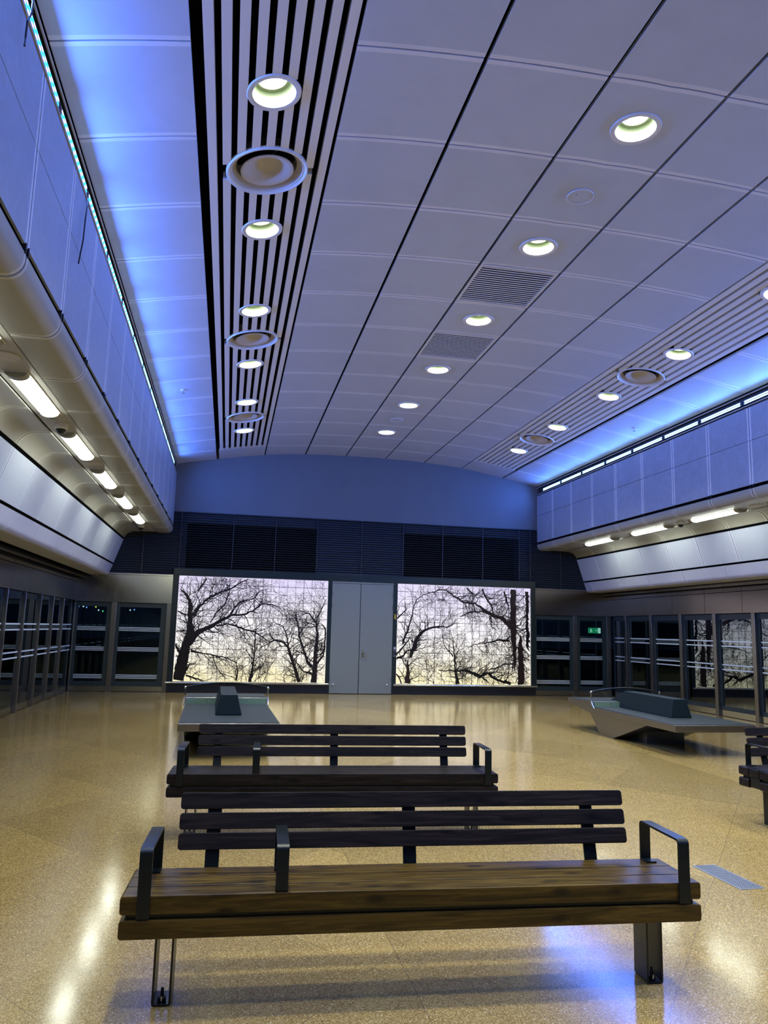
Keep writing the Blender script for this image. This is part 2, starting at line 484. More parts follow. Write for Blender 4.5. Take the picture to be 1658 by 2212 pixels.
def ceil_panel(b, x0, x1, y0, y1, hole=None):
    n = 6
    th = 0.035
    if hole is None:
        xs = [x0 + (x1 - x0) * i / n for i in range(n + 1)]
        low = [(x, cz(x)) for x in xs]
        poly = low + [(x, z + th) for x, z in reversed(low)]
        b.prism(poly, 'y', y0, y1, M['ceiling'])
    else:
        hx, hy, r = hole
        K = 32
        def sq(a):
            c, s_ = math.cos(a), math.sin(a)
            tx = ((x1 - hx) if c > 0 else (hx - x0)) / max(abs(c), 1e-9)
            ty = ((y1 - hy) if s_ > 0 else (hy - y0)) / max(abs(s_), 1e-9)
            t = min(tx, ty)
            return hx + c * t, hy + s_ * t
        angs = sorted([2 * PI * i / K for i in range(K)] + [math.atan2(yy - hy, xx - hx) % (2 * PI) for xx in (x0, x1) for yy in (y0, y1)])
        inn, out = [], []
        for a in angs:
            x, y = hx + r * math.cos(a), hy + r * math.sin(a); inn.append((x, y, cz(x)))
            x, y = sq(a); out.append((x, y, cz(x)))
        m_ = len(angs)
        b.add(inn + out, [(i, (i + 1) % m_, m_ + (i + 1) % m_, m_ + i) for i in range(m_)], M['ceiling'])
        b.add(out + [(x, y, z + th) for x, y, z in out], [(i, (i + 1) % m_, m_ + (i + 1) % m_, m_ + i) for i in range(m_)], M['ceiling'])
b = MB()
for ci, (x0, x1) in enumerate(COLS):
    for y0, y1 in zip(ys[:-1], ys[1:]):
        a0, a1 = y0 + 0.008, y1 - 0.008
        if ci == 3 and any(abs(y0 - g[0]) < 0.05 for g in GRILLE_Y): continue
        hole = None
        if ci == 3:
            for dy in DL_Y:
                if y0 < dy < y1: hole = (0.0, dy, 0.17)
        ceil_panel(b, x0, x1, a0, a1, hole)
for s in (-1, 1):                      # plain closing panels of the slatted strips at the end wall
    xs = [s * (2.478 + 1.05 * i / 6) for i in range(7)]
    low = [(x, cz(x)) for x in xs]
    b.prism(low + [(x, z + 0.035) for x, z in reversed(low)], 'y', JOINTS[-1] + 0.006, YF, M['ceiling'])
b.build('ceiling_panel', ceil)
def voidfn(b):
    xs = [-4.9, -3.6, -2.46, -1.0, 0, 1.0, 2.46, 3.6, 4.9]
    low = [(x, cz(x) + 0.42) for x in xs]
    b.prism(low + [(x, z + 0.05) for x, z in reversed(low)], 'y', YN, YF, M['void'])
quick('ceiling_void', voidfn, ceil)
# two slatted strips
for s in (-1, 1):
    b = MB()
    for i in range(9):
        xc = s * (3.47 - 0.1195 * i)
        sl = cslope(xc)
        z = cz(xc)
        w = 0.035
        poly = [(xc - w, z - sl * w), (xc + w, z + sl * w), (xc + w, z + sl * w + 0.075), (xc - w, z - sl * w + 0.075)]
        cuts = []
        for yc, r in [(y, 0.175) for y in DL_Y] + [(Y0 + PITCH * k, 0.335) for k in (9.5, 5.5, 1.5, -2.5)]:
            d = max(0.0, abs(abs(xc) - 3.0) - w)
            if d < r:
                h_ = math.sqrt(r * r - d * d); cuts.append((yc - h_, yc + h_))
        cuts.sort(); y = YN
        for a_, c_ in cuts + [(JOINTS[-1] - 0.01, 99)]:
            if a_ > y: b.prism(poly, 'y', y, min(a_, JOINTS[-1] - 0.01), M['slat'])
            y = max(y, c_)
    b.build('slat_strip', ceil)

# ------------------------------------------------------------------ bulkheads (left and right, mirrored)
def arc(cx, cy, r, a0, a1, n=8):
    return [(cx + r * math.cos(math.radians(a0 + (a1 - a0) * i / n)), cy + r * math.sin(math.radians(a0 + (a1 - a0) * i / n))) for i in range(n + 1)]
def thick(path, t):
    """closed polygon: path and its offset to the left-hand side by t"""
    off = []
    for i, p in enumerate(path):
        a = Vector(path[max(i - 1, 0)]); c = Vector(path[min(i + 1, len(path) - 1)])
        d = (c - a).normalized(); nrm = Vector((-d.y, d.x))
        off.append((p[0] + nrm.x * t, p[1] + nrm.y * t))
    return list(path) + off[::-1]
P_FACE1 = [(4.482, 5.0), (4.482, 4.485)]
P_FACE2 = [(4.482, 4.478), (4.482, 3.805)]
P_NOSE = [(4.482, 3.752)] + arc(4.602, 3.72, 0.12, 180, 270, 8) + [(4.83, 3.60)]
P_CURVE = [(5.195, 3.60), (5.33, 3.60)] + arc(5.33, 3.38, 0.22, 90, 18, 8)[1:]
P_SLANT = [(5.558, 3.405), (5.735, 2.865)]
P_LOW = [(5.745, 2.825), (5.80, 2.675)] + arc(5.90, 2.68, 0.10, 190, 270, 7)[1:] + [(6.22, 2.58)]
edges = [YN] + [j for j in JOINTS if j > YN + 0.2] + [YF]
lows = [YN] + [9.93 + 1.34 * k for k in range(-10, 7) if YN + 0.3 < 9.93 + 1.34 * k < YF - 0.3] + [YF]
for s, nm in ((-1, 'left'), (1, 'right')):
    w = struct('wall_' + nm)
    def ext(b, path, y0, y1, mt, t=0.018):
        poly = [(s * x, z) for x, z in thick(path, t)]
        b.prism(poly, 'y', y0, y1, mt)
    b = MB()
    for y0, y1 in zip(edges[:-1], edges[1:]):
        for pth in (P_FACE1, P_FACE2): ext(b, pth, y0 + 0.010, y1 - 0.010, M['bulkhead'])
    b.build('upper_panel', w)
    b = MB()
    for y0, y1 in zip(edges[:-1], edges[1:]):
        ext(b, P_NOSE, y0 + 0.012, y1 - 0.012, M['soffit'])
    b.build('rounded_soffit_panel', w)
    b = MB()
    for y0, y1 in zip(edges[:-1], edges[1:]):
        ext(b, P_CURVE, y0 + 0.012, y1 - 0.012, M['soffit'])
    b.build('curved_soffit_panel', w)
    b = MB()
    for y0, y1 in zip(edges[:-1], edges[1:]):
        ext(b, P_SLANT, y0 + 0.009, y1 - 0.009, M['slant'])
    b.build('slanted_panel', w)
    b = MB()
    for y0, y1 in zip(lows[:-1], lows[1:]):
        ext(b, P_LOW, y0 + 0.010, y1 - 0.010, M['bulkhead_low'])
    b.build('lower_panel', w)
    # black clips that bridge the groove at every joint
    b = MB()
    for y in edges[1:-1]:
        xa, xb = sorted((s * 4.474, s * 4.50))
        b.box(xa, xb, y - 0.05, y - 0.035, 3.745, 3.812, M['trim_dark'])
        b.box(xa, xb, y + 0.02, y + 0.032, 3.745, 3.812, M['trim_dark'])
    b.build('groove_clip', w)
    # light channel running through the soffit
    def chan(b):
        b.box(min(s * 4.85, s * 5.175), max(s * 4.85, s * 5.175), YN, YF, 3.612, 3.64, M['channel'])
    quick('light_channel', chan, w)
    # black shell behind the panels: shows in the joints and grooves
    path = [(4.53, 4.98), (4.53, 3.74), (4.60, 3.66), (5.30, 3.66), (5.45, 3.60), (5.60, 3.42), (5.85, 2.72), (5.95, 2.63), (6.30, 2.63)]
    quick('groove_backing', lambda b: ext(b, path, YN, YF, M['void'], 0.02), w)
    # cove above the upper panels, open towards the room
    def cove(b):
        def bx(xa, xb, za, zb, mt):
            xa, xb = sorted((s * xa, s * xb)); b.box(xa, xb, YN, YF, za, zb, mt)
        bx(4.535, 4.56, 5.02, 5.24, M['trim_blue'])
        bx(4.49, 4.56, 5.012, 5.022, M['trim_dark'])
        bx(4.49, 4.56, 5.225, 5.235, M['trim_dark'])
        bx(4.480, 4.492, 5.029, 5.042, M['rail'])
        bx(4.480, 4.492, 5.202, 5.215, M['rail'])
        bx(4.492, 4.535, 5.034, 5.039, M['trim_dark'])
        bx(4.492, 4.535, 5.207, 5.211, M['trim_dark'])
        bx(4.53, 4.56, 4.97, 5.02, M['trim_dark'])
    quick('cove_trim', cove, w)
    # steel header above the glazing
    b = MB()
    xg = s * 6.50
    hd = [Y0 + 1.19 * k - 0.02 for k in range(-8, 12)]
    hd = [YN] + [h_ for h_ in hd if YN + 0.3 < h_ < YF - 0.2] + [YF]
    for y0, y1 in zip(hd[:-1], hd[1:]):
        xa, xb = sorted((xg, xg + s * 0.05))
        b.box(xa, xb, y0 + 0.005, y1 - 0.005, 2.0, 2.409, M['steel_dark'])
        b.box(xa, xb, y0 + 0.005, y1 - 0.005, 2.420, 2.50, M['steel_dark'])
        xa, xb = sorted((s * 6.38, s * 6.42))
        b.box(xa, xb, y0 + 0.4, y1 + 0.394 if y1 < YF else YF, 2.515, 2.60, M['steel_dark'])
    b.build('steel_header', w)
    def hb(b):
        xa, xb = sorted((s * 6.30, s * 6.75))
        b.box(xa, xb, YN, YF, 2.66, 2.70, M['void'])
        xa, xb = sorted((s * 6.56, s * 6.72))
        b.box(xa, xb, YN, YF, 1.985, 2.66, M['void'])
        xa, xb = sorted((s * 6.40, s * 6.56))
        b.box(xa, xb, YN, YF, 2.502, 2.512, M['void'])
    quick('header_backing', hb, w)
    # ----- glazing of the side: mullions, leaves, panes
    if s < 0: mul = [17.106, 16.13, 15.10, 13.973, 12.864]; step = 1.11
    else: mul = [17.604, 16.434, 15.229, 14.029, 12.841]; step = 1.19
    while mul[-1] - step > YN: mul.append(mul[-1] - step)
    wn = struct('window_1' if s < 0 else 'window_2')
    mb, fb, gb, sb, kb = MB(), MB(), MB(), MB(), MB()
    bounds = [YF + 0.03] + mul + [YN]
    hw = 0.05 if s > 0 else 0.013
    for y in mul:
        xa, xb = sorted((s * 6.47, s * 6.60))
        mb.box(xa, xb, y - hw, y + hw, 0.0, 2.0, M['mullion'], 0.004)
    for ya, yb in zip(bounds[1:], bounds[:-1]):
        y0, y1 = ya + hw, yb - hw
        if y1 - y0 < 0.2: continue
        xa, xb = sorted((s * 6.53, s * 6.57))
        fw = 0.06 if s > 0 else 0.045
        fb.box(xa, xb, y0, y0 + fw, 0.12, 1.985, M['leaf_frame'])
        fb.box(xa, xb, y1 - fw, y1, 0.12, 1.985, M['leaf_frame'])
        fb.box(xa, xb, y0 + fw, y1 - fw, 1.88, 1.985, M['leaf_frame'])
        fb.box(xa, xb, y0 + fw, y1 - fw, 0.12, 0.20, M['leaf_frame'])
        xa, xb = sorted((s * 6.515, s * 6.575))
        kb.box(xa, xb, y0, y1, 0.01, 0.12, M['steel'])
        if s < 0:
            xa, xb = -6.526, -6.518       # full flush pane in front of the leaves
            gb.box(xa, xb, y0 + 0.002, y1 - 0.002, 0.12, 1.985, M['glass'])
        else:
            xa, xb = 6.545, 6.553
            gb.box(xa, xb, y0 + fw, y1 - fw, 0.20, 1.88, M['glass'])
        for (za, zb) in ((1.443, 1.467), (1.348, 1.372), (0.984, 1.008), (0.892, 0.916)):
            xx = s * (6.516 if s < 0 else 6.543)
            sb.box(min(xx, xx + 0.001 * s), max(xx, xx + 0.001 * s), y0 + fw, y1 - fw, za, zb, M['stripe'])
    mb.build('mullion', wn); fb.build('leaf_frame', wn); gb.build('glass_pane', wn, smooth=False)
    sb.build('frosted_stripe', wn, smooth=False); kb.build('kick_plate', wn)

# ------------------------------------------------------------------ end wall
wf = struct('wall_far')
def upper(b):
    xs = [-4.62 + 9.24 * i / 40 for i in range(41)]
    poly = [(-4.62, 4.115)] + [(4.62, 4.115)] + [(x, cz(x) + 0.3) for x in reversed(xs)]
    b.prism(poly, 'y', YF, YF + 0.15, M['upper_wall'])
quick('upper_wall', upper, wf)
def lv(b):
    zb, zt = 2.64, 4.10
    nb = 27
    for i in range(nb):
        z = zb + (zt - zb) * (i + 0.5) / nb
        zs = [-6.45, -4.16, -1.12, 1.02, 4.02, 6.45]
        for q, (x0, x1) in enumerate(zip(zs[:-1], zs[1:])):
            mt = M['louvre_dark'] if (q in (1, 3) and 2.82 < z < 3.875) else M['louvre']
            b.prism([(YF - 0.004, z - 0.020), (YF + 0.001, z - 0.024), (YF + 0.042, z + 0.010), (YF + 0.038, z + 0.014)], 'x', x0, x1, mt)
    for x in (-5.9, -5.12, -4.30, -3.10, -2.11, -1.12, -0.03, 1.0, 2.0, 3.04, 4.0, 4.30, 5.12, 5.9):
        b.box(x - 0.006, x + 0.006, YF - 0.006, YF + 0.05, zb, zt, M['louvre'])
    b.box(-4.62, 4.62, YF - 0.012, YF + 0.05, zt, zt + 0.022, M['trim_dark'])
quick('louvre_blade', lv, wf)
def lvb(b):
    # backing boards with two dark openings
    xs = [-6.6, -4.16, -1.12, 1.02, 4.02, 6.6]
    for i, (x0, x1) in enumerate(zip(xs[:-1], xs[1:])):
        if i in (1, 3):
            b.box(x0, x1, YF + 0.055, YF + 0.075, 3.875, 4.115, M['louvre'])
            b.box(x0, x1, YF + 0.055, YF + 0.075, 2.60, 2.82, M['louvre'])
            b.box(x0 - 0.02, x1 + 0.02, YF + 0.5, YF + 0.55, 2.6, 4.1, M['void'])
        else:
            b.box(x0, x1, YF + 0.055, YF + 0.075, 2.60, 4.115, M['louvre_back'])
quick('louvre_backing', lvb, wf)
def pf(b):
    g = M['frame_green']
    b.box(-4.40, 4.41, YF - 0.06, YF + 0.06, 2.632, 2.80, g, 0.008)
    b.box(-4.40, -4.272, YF - 0.05, YF + 0.06, 0.0, 2.632, g)
    b.box(4.30, 4.41, YF - 0.05, YF + 0.06, 0.0, 2.632, g)
    b.box(-0.815, -0.725, YF - 0.05, YF + 0.06, 0.0, 2.632, g)
    b.box(0.775, 0.875, YF - 0.05, YF + 0.06, 0.0, 2.632, g)
quick('portal_frame', pf, wf)
def base_(b):
    b.box(-4.40, -0.725, YF - 0.055, YF + 0.05, 0.0, 0.20, M['trim_dark'])
    b.box(0.775, 4.41, YF - 0.055, YF + 0.05, 0.0, 0.20, M['trim_dark'])
quick('trim_1', base_)['kind'] = 'structure'
def rail_(b):
    for x0, x1 in ((-4.42, -0.74), (0.80, 4.43)):
        b.tube([(x0, YF - 0.11, 0.225), (x1, YF - 0.11, 0.225)], 0.022, M['chrome'], 12)
        n = 6
        for i in range(n):
            x = x0 + 0.1 + (x1 - x0 - 0.2) * i / (n - 1)
            b.box(x - 0.012, x + 0.012, YF - 0.11, YF - 0.05, 0.185, 0.215, M['trim_dark'])
quick('trim_2', rail_)['kind'] = 'structure'
# steel headers either side of the portal
def sh(b):
    for x0, x1, mt in ((-6.50, -4.405, M['steel']), (4.415, 6.50, M['steel_dark'])):
        b.box(x0, x1, YF - 0.01, YF + 0.05, 1.98, 2.60, mt)
        b.box(x0, x1, YF - 0.03, YF + 0.05, 2.605, 2.64, mt)
quick('steel_header', sh, wf)
quick('header_backing', lambda b: (b.box(-6.6, -4.4, YF + 0.05, YF + 0.2, 1.95, 2.66, M['void']), b.box(4.4, 6.6, YF + 0.05, YF + 0.2, 1.95, 2.66, M['void']), b.box(-4.4, 4.41, YF + 0.16, YF + 0.22, 0, 2.66, M['void'])), wf)

# end wall glass doors, each a door of its own
def glass_door(n, x0, x1, gx0, gx1):
    d = struct('door_%d' % n)
    def fr(b):
        mt = M['leaf_frame_far']
        b.box(x0, gx0, YF + 0.03, YF + 0.075, 0.12, 1.97, mt)
        b.box(gx1, x1, YF + 0.03, YF + 0.075, 0.12, 1.97, mt)
        b.box(gx0, gx1, YF + 0.03, YF + 0.075, 1.875, 1.97, mt)
        b.box(gx0, gx1, YF + 0.03, YF + 0.075, 0.12, 0.225, mt)
    quick('leaf_frame', fr, d)
    quick('kick_plate', lambda b: b.box(x0, x1, YF + 0.028, YF + 0.08, 0.01, 0.118, M['steel']), d)
    quick('glass_pane', lambda b: b.box(gx0, gx1, YF + 0.05, YF + 0.058, 0.225, 1.875, M['glass_door']), d, smooth=False)
    def st(b):
        for zc in (1.384, 0.938, 0.332):
            for k in (-1, 0, 1):
                b.box(gx0 + 0.003, gx1 - 0.003, YF + 0.0475, YF + 0.0485, zc + k * 0.034 - 0.009, zc + k * 0.034 + 0.009, M['stripe'])
    quick('frosted_stripe', st, d, smooth=False)
glass_door(1, -6.47, -5.705, -6.41, -5.80)
glass_door(2, -5.595, -4.50, -5.52, -4.622)
glass_door(4, 4.41, 5.44, 4.47, 5.36)
glass_door(5, 5.555, 6.36, 5.64, 6.25)
def jm(b):
    for x0, x1 in ((-6.50, -6.47), (-5.705, -5.595), (-4.50, -4.40), (5.44, 5.555), (6.36, 6.47)):
        b.box(x0, x1, YF + 0.0, YF + 0.09, 0.0, 1.98, M['mullion'], 0.004)
quick('steel_mullion', jm, wf)

# double steel door in the middle
d3 = struct('door_3')
for i, (x0, x1) in enumerate(((-0.725, -0.032), (-0.026, 0.775))):
    lf = quick('door_leaf', lambda b: b.box(x0 + 0.004, x1 - 0.004, YF - 0.045, YF + 0.01, 0.012, 2.585, M['door_paint'], 0.004), d3)
    if i == 1:
        def hd_(b):
            b.box(0.035, 0.075, YF - 0.055, YF - 0.045, 0.86, 1.02, M['chrome'], 0.003)
            b.tube([(0.055, YF - 0.05, 0.91), (0.055, YF - 0.10, 0.91)], 0.010, M['chrome'])
            b.tube([(0.05, YF - 0.10, 0.91), (0.16, YF - 0.10, 0.91)], 0.009, M['chrome'])
            b.lathe([(0.018, 0), (0.018, 0.012), (0.001, 0.014)], (0.055, YF - 0.055, 0.985), M['chrome'], 16, M3=Matrix.Rotation(PI / 2, 3, 'X'))
        quick('door_handle', hd_, lf)
    xs_ = -0.63 if i == 0 else 0.657
    quick('door_stop', lambda b: b.sphere((xs_, YF - 0.055, 0.22), 0.022, M['white_paint']), lf)
    xh = -0.715 if i == 0 else 0.765
    for zh in (0.35, 2.05, 2.33):
        quick('hinge', lambda b: b.tube([(xh, YF - 0.058, zh - 0.05), (xh, YF - 0.058, zh + 0.05)], 0.010, M['box_grey']), lf)
quick('door_head', lambda b: b.box(-0.725, 0.775, YF - 0.05, YF + 0.05, 2.592, 2.63, M['door_paint']), d3)

# near end of the hall, behind the viewer
def nearw(b):
    b.box(-6.7, 6.7, YN - 0.2, YN, 0.0, 2.6, M['leaf_frame'])
    b.box(-6.7, 6.7, YN - 0.2, YN, 2.6, 6.2, M['upper_wall'])
quick('wall_near', nearw)['kind'] = 'structure'

# ================================================================== LIT ARTWORK PANELS
def art_mat():
    mt, nt, b = new_mat('backlit print')
    ob, _ = coords(nt)
    sep = N(nt, 'ShaderNodeSeparateXYZ'); L(nt, ob, sep.inputs[0])
    t = mathn(nt, 'DIVIDE', sep.outputs[2], 2.63)
    n1 = noise(nt, ob, 1.1, 4, 0.6, 0.6)
    t2 = mathn(nt, 'ADD', t, mathn(nt, 'MULTIPLY_ADD', n1, 0.5, -0.25), clamp=True)
    c = ramp(nt, t2, [(0.02, (0.93, 0.84, 0.52)), (0.22, (0.96, 0.91, 0.80)), (0.45, (0.90, 0.87, 0.90)), (0.98, (0.66, 0.60, 0.86))])
    # each tile reads a touch lighter or darker
    sn = N(nt, 'ShaderNodeVectorMath', operation='SCALE'); sn.inputs['Scale'].default_value = 1 / 0.1895; L(nt, ob, sn.inputs[0])
    fl = N(nt, 'ShaderNodeVectorMath', operation='FLOOR'); L(nt, sn.outputs[0], fl.inputs[0])
    wn = N(nt, 'ShaderNodeTexWhiteNoise', noise_dimensions='3D'); L(nt, fl.outputs[0], wn.inputs['Vector'])
    # faint haze of twigs in the print
    nz = noise(nt, ob, 9, 8, 0.75, 2.5)
    hz = ramp(nt, nz, [(0.38, (0.25, 0.20, 0.20)), (0.46, (1, 1, 1))])
    lower = noise(nt, ob, 0.9, 2, 0.5)
    hm = ramp(nt, lower, [(0.42, (0, 0, 0)), (0.62, (1, 1, 1))])
    hzm = mixc(nt, mathn(nt, 'MULTIPLY', hm, 0.8), (1, 1, 1), hz)
    mx = N(nt, 'ShaderNodeVectorMath', operation='MULTIPLY'); L(nt, c, mx.inputs[0]); L(nt, hzm, mx.inputs[1])
    b.inputs['Base Color'].default_value = (0.05, 0.05, 0.05, 1)
    b.inputs['Roughness'].default_value = 0.08
    L(nt, mx.outputs[0], b.inputs['Emission Color'])
    L(nt, mathn(nt, 'MULTIPLY_ADD', wn.outputs['Value'], 0.14 * DISPLAY_EMIT, 0.93 * DISPLAY_EMIT), b.inputs['Emission Strength'])
    return mt
M['art'] = art_mat()
LIMBS_LEFT = [
  [(-4.15,0.21,0.265),(-4.09,0.65,0.236),(-4.04,0.98,0.206),(-3.95,1.29,0.177),(-3.97,1.56,0.133),(-3.98,1.87,0.094),(-4.0,2.07,0.077),(-4.12,2.23,0.047),(-4.22,2.31,0.029)],
  [(-3.98,1.09,0.177),(-3.77,1.36,0.124),(-3.51,1.48,0.094),(-3.32,1.6,0.077),(-3.05,1.76,0.053),(-2.77,1.78,0.041),(-2.55,1.87,0.038),(-2.36,2.04,0.029),(-2.13,2.03,0.024),(-1.93,1.98,0.018)],
  [(-3.91,1.71,0.071),(-3.76,1.96,0.059),(-3.57,2.14,0.047),(-3.36,2.26,0.041),(-3.08,2.37,0.032),(-2.87,2.53,0.024),(-2.7,2.6,0.018)],
  [(-3.51,1.58,0.029),(-3.39,1.81,0.027),(-3.23,1.98,0.027),(-3.13,2.24,0.024),(-3.12,2.5,0.015)],
  [(-3.83,2.29,0.041),(-3.73,2.44,0.035),(-3.65,2.58,0.029)],
  [(-3.05,1.79,0.035),(-2.99,1.93,0.035),(-2.84,2.08,0.035),(-2.67,2.12,0.029),(-2.54,2.17,0.024),(-2.43,2.33,0.018),(-2.23,2.4,0.012)],
  [(-3.37,1.5,0.041),(-3.12,1.56,0.035),(-2.92,1.51,0.035),(-2.75,1.44,0.041),(-2.5,1.39,0.035),(-2.38,1.31,0.027),(-2.18,1.19,0.024)],
  [(-4.27,1.82,0.029),(-4.06,1.73,0.035)],
  [(-4.27,1.36,0.024),(-4.05,1.38,0.029)],
  [(-4.29,1.09,0.047),(-4.17,0.9,0.065)],
  [(-3.91,0.93,0.059),(-3.69,0.89,0.029),(-3.41,0.84,0.027),(-3.11,0.79,0.021),(-2.85,0.67,0.018)],
  [(-3.41,0.83,0.018),(-3.32,0.55,0.018),(-3.08,0.31,0.018)],
  [(-2.55,0.23,0.071),(-2.5,0.59,0.047),(-2.47,0.96,0.029),(-2.48,1.35,0.021),(-2.47,1.46,0.015)],
  [(-2.86,0.28,0.041),(-2.84,0.45,0.029),(-2.88,0.67,0.018),(-2.83,0.78,0.015)],
  [(-1.08,0.25,0.13),(-1.06,0.62,0.112),(-1.06,0.98,0.077),(-1.03,1.33,0.059),(-1.07,1.64,0.041),(-1.23,1.84,0.029),(-1.4,1.89,0.018)],
  [(-1.13,0.61,0.077),(-1.25,0.73,0.065),(-1.34,0.98,0.047),(-1.44,1.26,0.041),(-1.49,1.54,0.035),(-1.57,1.83,0.024)],
  [(-1.41,0.24,0.094),(-1.52,0.55,0.077),(-1.62,0.83,0.077),(-1.71,1.06,0.059),(-1.86,1.18,0.047),(-2.03,1.21,0.041),(-2.17,1.13,0.024),(-2.36,1.01,0.018)],
  [(-1.71,1.08,0.035),(-1.75,1.34,0.029),(-1.85,1.54,0.021),(-2.05,1.62,0.015)],
  [(-1.01,0.7,0.053),(-0.87,0.9,0.041),(-0.84,1.27,0.035),(-0.85,1.5,0.035),(-0.96,1.62,0.018)],
  [(-1.08,1.56,0.024),(-1.05,1.76,0.024),(-0.94,1.99,0.018),(-0.85,2.2,0.015)],
  [(-1.56,0.78,0.024),(-1.32,0.5,0.029),(-1.14,0.47,0.047)],
  [(-3.99,0.49,0.047),(-3.92,0.63,0.029),(-3.81,0.66,0.018)],
  [(-3.99,0.38,0.041),(-3.71,0.3,0.035),(-3.57,0.23,0.029)],
]
LIMBS_RIGHT = [
  [(1.16,0.24,0.142),(1.18,0.51,0.088),(1.17,0.8,0.029)],
  [(1.23,0.86,0.053),(1.31,1.07,0.1),(1.35,1.24,0.088),(1.51,1.48,0.065),(1.66,1.56,0.047),(1.91,1.62,0.041),(2.13,1.61,0.029),(2.31,1.71,0.018)],
  [(1.33,1.21,0.035),(1.21,1.36,0.024),(1.12,1.21,0.029),(1.0,1.06,0.035),(0.87,0.91,0.041)],
  [(1.04,1.18,0.041),(1.1,1.41,0.047),(1.17,1.59,0.041),(1.23,1.8,0.029),(1.29,2.1,0.024),(1.37,2.28,0.021),(1.59,2.4,0.018),(1.96,2.52,0.029),(2.12,2.51,0.029)],
  [(0.87,0.83,0.047),(1.07,0.92,0.047),(1.15,1.03,0.035),(1.31,1.1,0.035)],
  [(2.12,2.5,0.035),(2.37,2.34,0.047),(2.53,2.24,0.047),(2.85,2.22,0.047),(3.04,2.09,0.053),(3.26,1.96,0.071),(3.49,1.89,0.088),(3.71,1.75,0.13),(3.84,1.63,0.147)],
  [(3.84,2.59,0.147),(3.84,2.17,0.153),(3.84,1.63,0.159),(3.86,1.27,0.13),(3.87,0.97,0.088),(3.88,0.58,0.018)],
  [(4.03,1.45,0.041),(4.04,1.12,0.118),(4.04,0.67,0.153),(4.05,0.24,0.171)],
  [(3.03,2.58,0.047),(3.13,2.37,0.047),(3.26,2.19,0.041),(3.33,2.01,0.029)],
  [(2.62,2.59,0.029),(2.8,2.43,0.047)],
  [(2.47,1.88,0.024),(2.69,1.99,0.029),(3.01,2.03,0.035),(3.26,1.95,0.041)],
  [(2.67,1.12,0.018),(2.85,1.22,0.018),(3.17,1.27,0.024),(3.42,1.33,0.047),(3.74,1.32,0.059)],
  [(1.93,0.58,0.024),(2.39,0.57,0.035),(2.64,0.58,0.065),(2.86,0.51,0.071),(2.98,0.43,0.077),(3.17,0.53,0.065),(3.36,0.41,0.065),(3.58,0.32,0.059),(3.78,0.28,0.077)],
  [(3.2,0.6,0.024),(3.43,0.66,0.029),(3.62,0.76,0.035),(3.84,0.76,0.035)],
  [(2.42,0.25,0.118),(2.38,0.5,0.047),(2.33,0.82,0.035),(2.31,1.12,0.029),(2.29,1.35,0.018)],
  [(2.29,0.91,0.035),(2.2,1.02,0.024),(2.07,1.17,0.018),(2.01,1.41,0.015)],
  [(4.2,2.55,0.088),(4.21,2.19,0.071),(4.2,1.82,0.059),(4.23,1.46,0.1),(4.21,1.15,0.047)],
  [(3.61,2.53,0.041),(3.69,2.23,0.053)],
  [(0.88,0.48,0.035),(0.99,0.34,0.035),(1.02,0.24,0.035)],
  [(0.86,1.79,0.053),(0.98,1.88,0.029),(1.1,2.0,0.024),(1.07,2.18,0.018)],
]

def branch_quads(b, pts, y, mt, clip):
    """flat ribbon (printed silhouette) through pts = (x, z, w)"""
    x0, x1, z0, z1 = clip
    n = len(pts)
    lf, rt = [], []
    for i, (x, z, w) in enumerate(pts):
        a = pts[max(i - 1, 0)]; c = pts[min(i + 1, n - 1)]
        dx, dz = c[0] - a[0], c[1] - a[1]
        l = math.hypot(dx, dz) or 1.0
        nx, nz = -dz / l * w / 2, dx / l * w / 2
        cl = lambda p: (min(max(p[0], x0), x1), min(max(p[1], z0), z1))
        lf.append(cl((x + nx, z + nz))); rt.append(cl((x - nx, z - nz)))
    for i in range(n - 1):
        b.face([(lf[i][0], y, lf[i][1]), (rt[i][0], y, rt[i][1]), (rt[i + 1][0], y, rt[i + 1][1]), (lf[i + 1][0], y, lf[i + 1][1])], mt)
def densify(pts, jit, rnd):
    out = []
    for (a, c) in zip(pts[:-1], pts[1:]):
        l = math.hypot(c[0] - a[0], c[1] - a[1])
        k = max(1, int(l / 0.06))
        for j in range(k):
            t = j / k
            jj = 0 if (j == 0) else jit
            out.append((a[0] + (c[0] - a[0]) * t + rnd.uniform(-jj, jj), a[1] + (c[1] - a[1]) * t + rnd.uniform(-jj, jj), (a[2] + (c[2] - a[2]) * t) * rnd.uniform(0.85, 1.15)))
    out.append(pts[-1])
    return out
def grow(b, x, z, ang, w, length, depth, rnd, y, clip, zig):
    pts = [(x, z, w)]
    n = max(3, int(length / 0.05))
    a = ang
    for i in range(n):
        a += rnd.uniform(-0.42, 0.42) + (0.10 * (PI / 2 - a) if rnd.random() < 0.3 else 0)
        x += math.cos(a) * 0.05; z += math.sin(a) * 0.05
        if zig: x += 0.010 * math.sin(z * 33) ; z += 0.012 * math.cos(x * 33)
        if not (clip[0] < x < clip[1] and clip[2] < z < clip[3]): break
        ww = w * (1 - 0.75 * (i + 1) / n)
        pts.append((x, z, max(ww, 0.005)))
        if depth > 0 and rnd.random() < 0.39:
            grow(b, x, z, a + rnd.choice((-1, 1)) * rnd.uniform(0.4, 1.1), max(ww * 0.7, 0.006), length * rnd.uniform(0.35, 0.7), depth - 1, rnd, y, clip, zig)
    if len(pts) > 1:
        branch_quads(b, pts, y + rnd.uniform(0, 0.0008), M['print_dark'] if w > 0.012 or rnd.random() < 0.5 else M['print_brown'], clip)
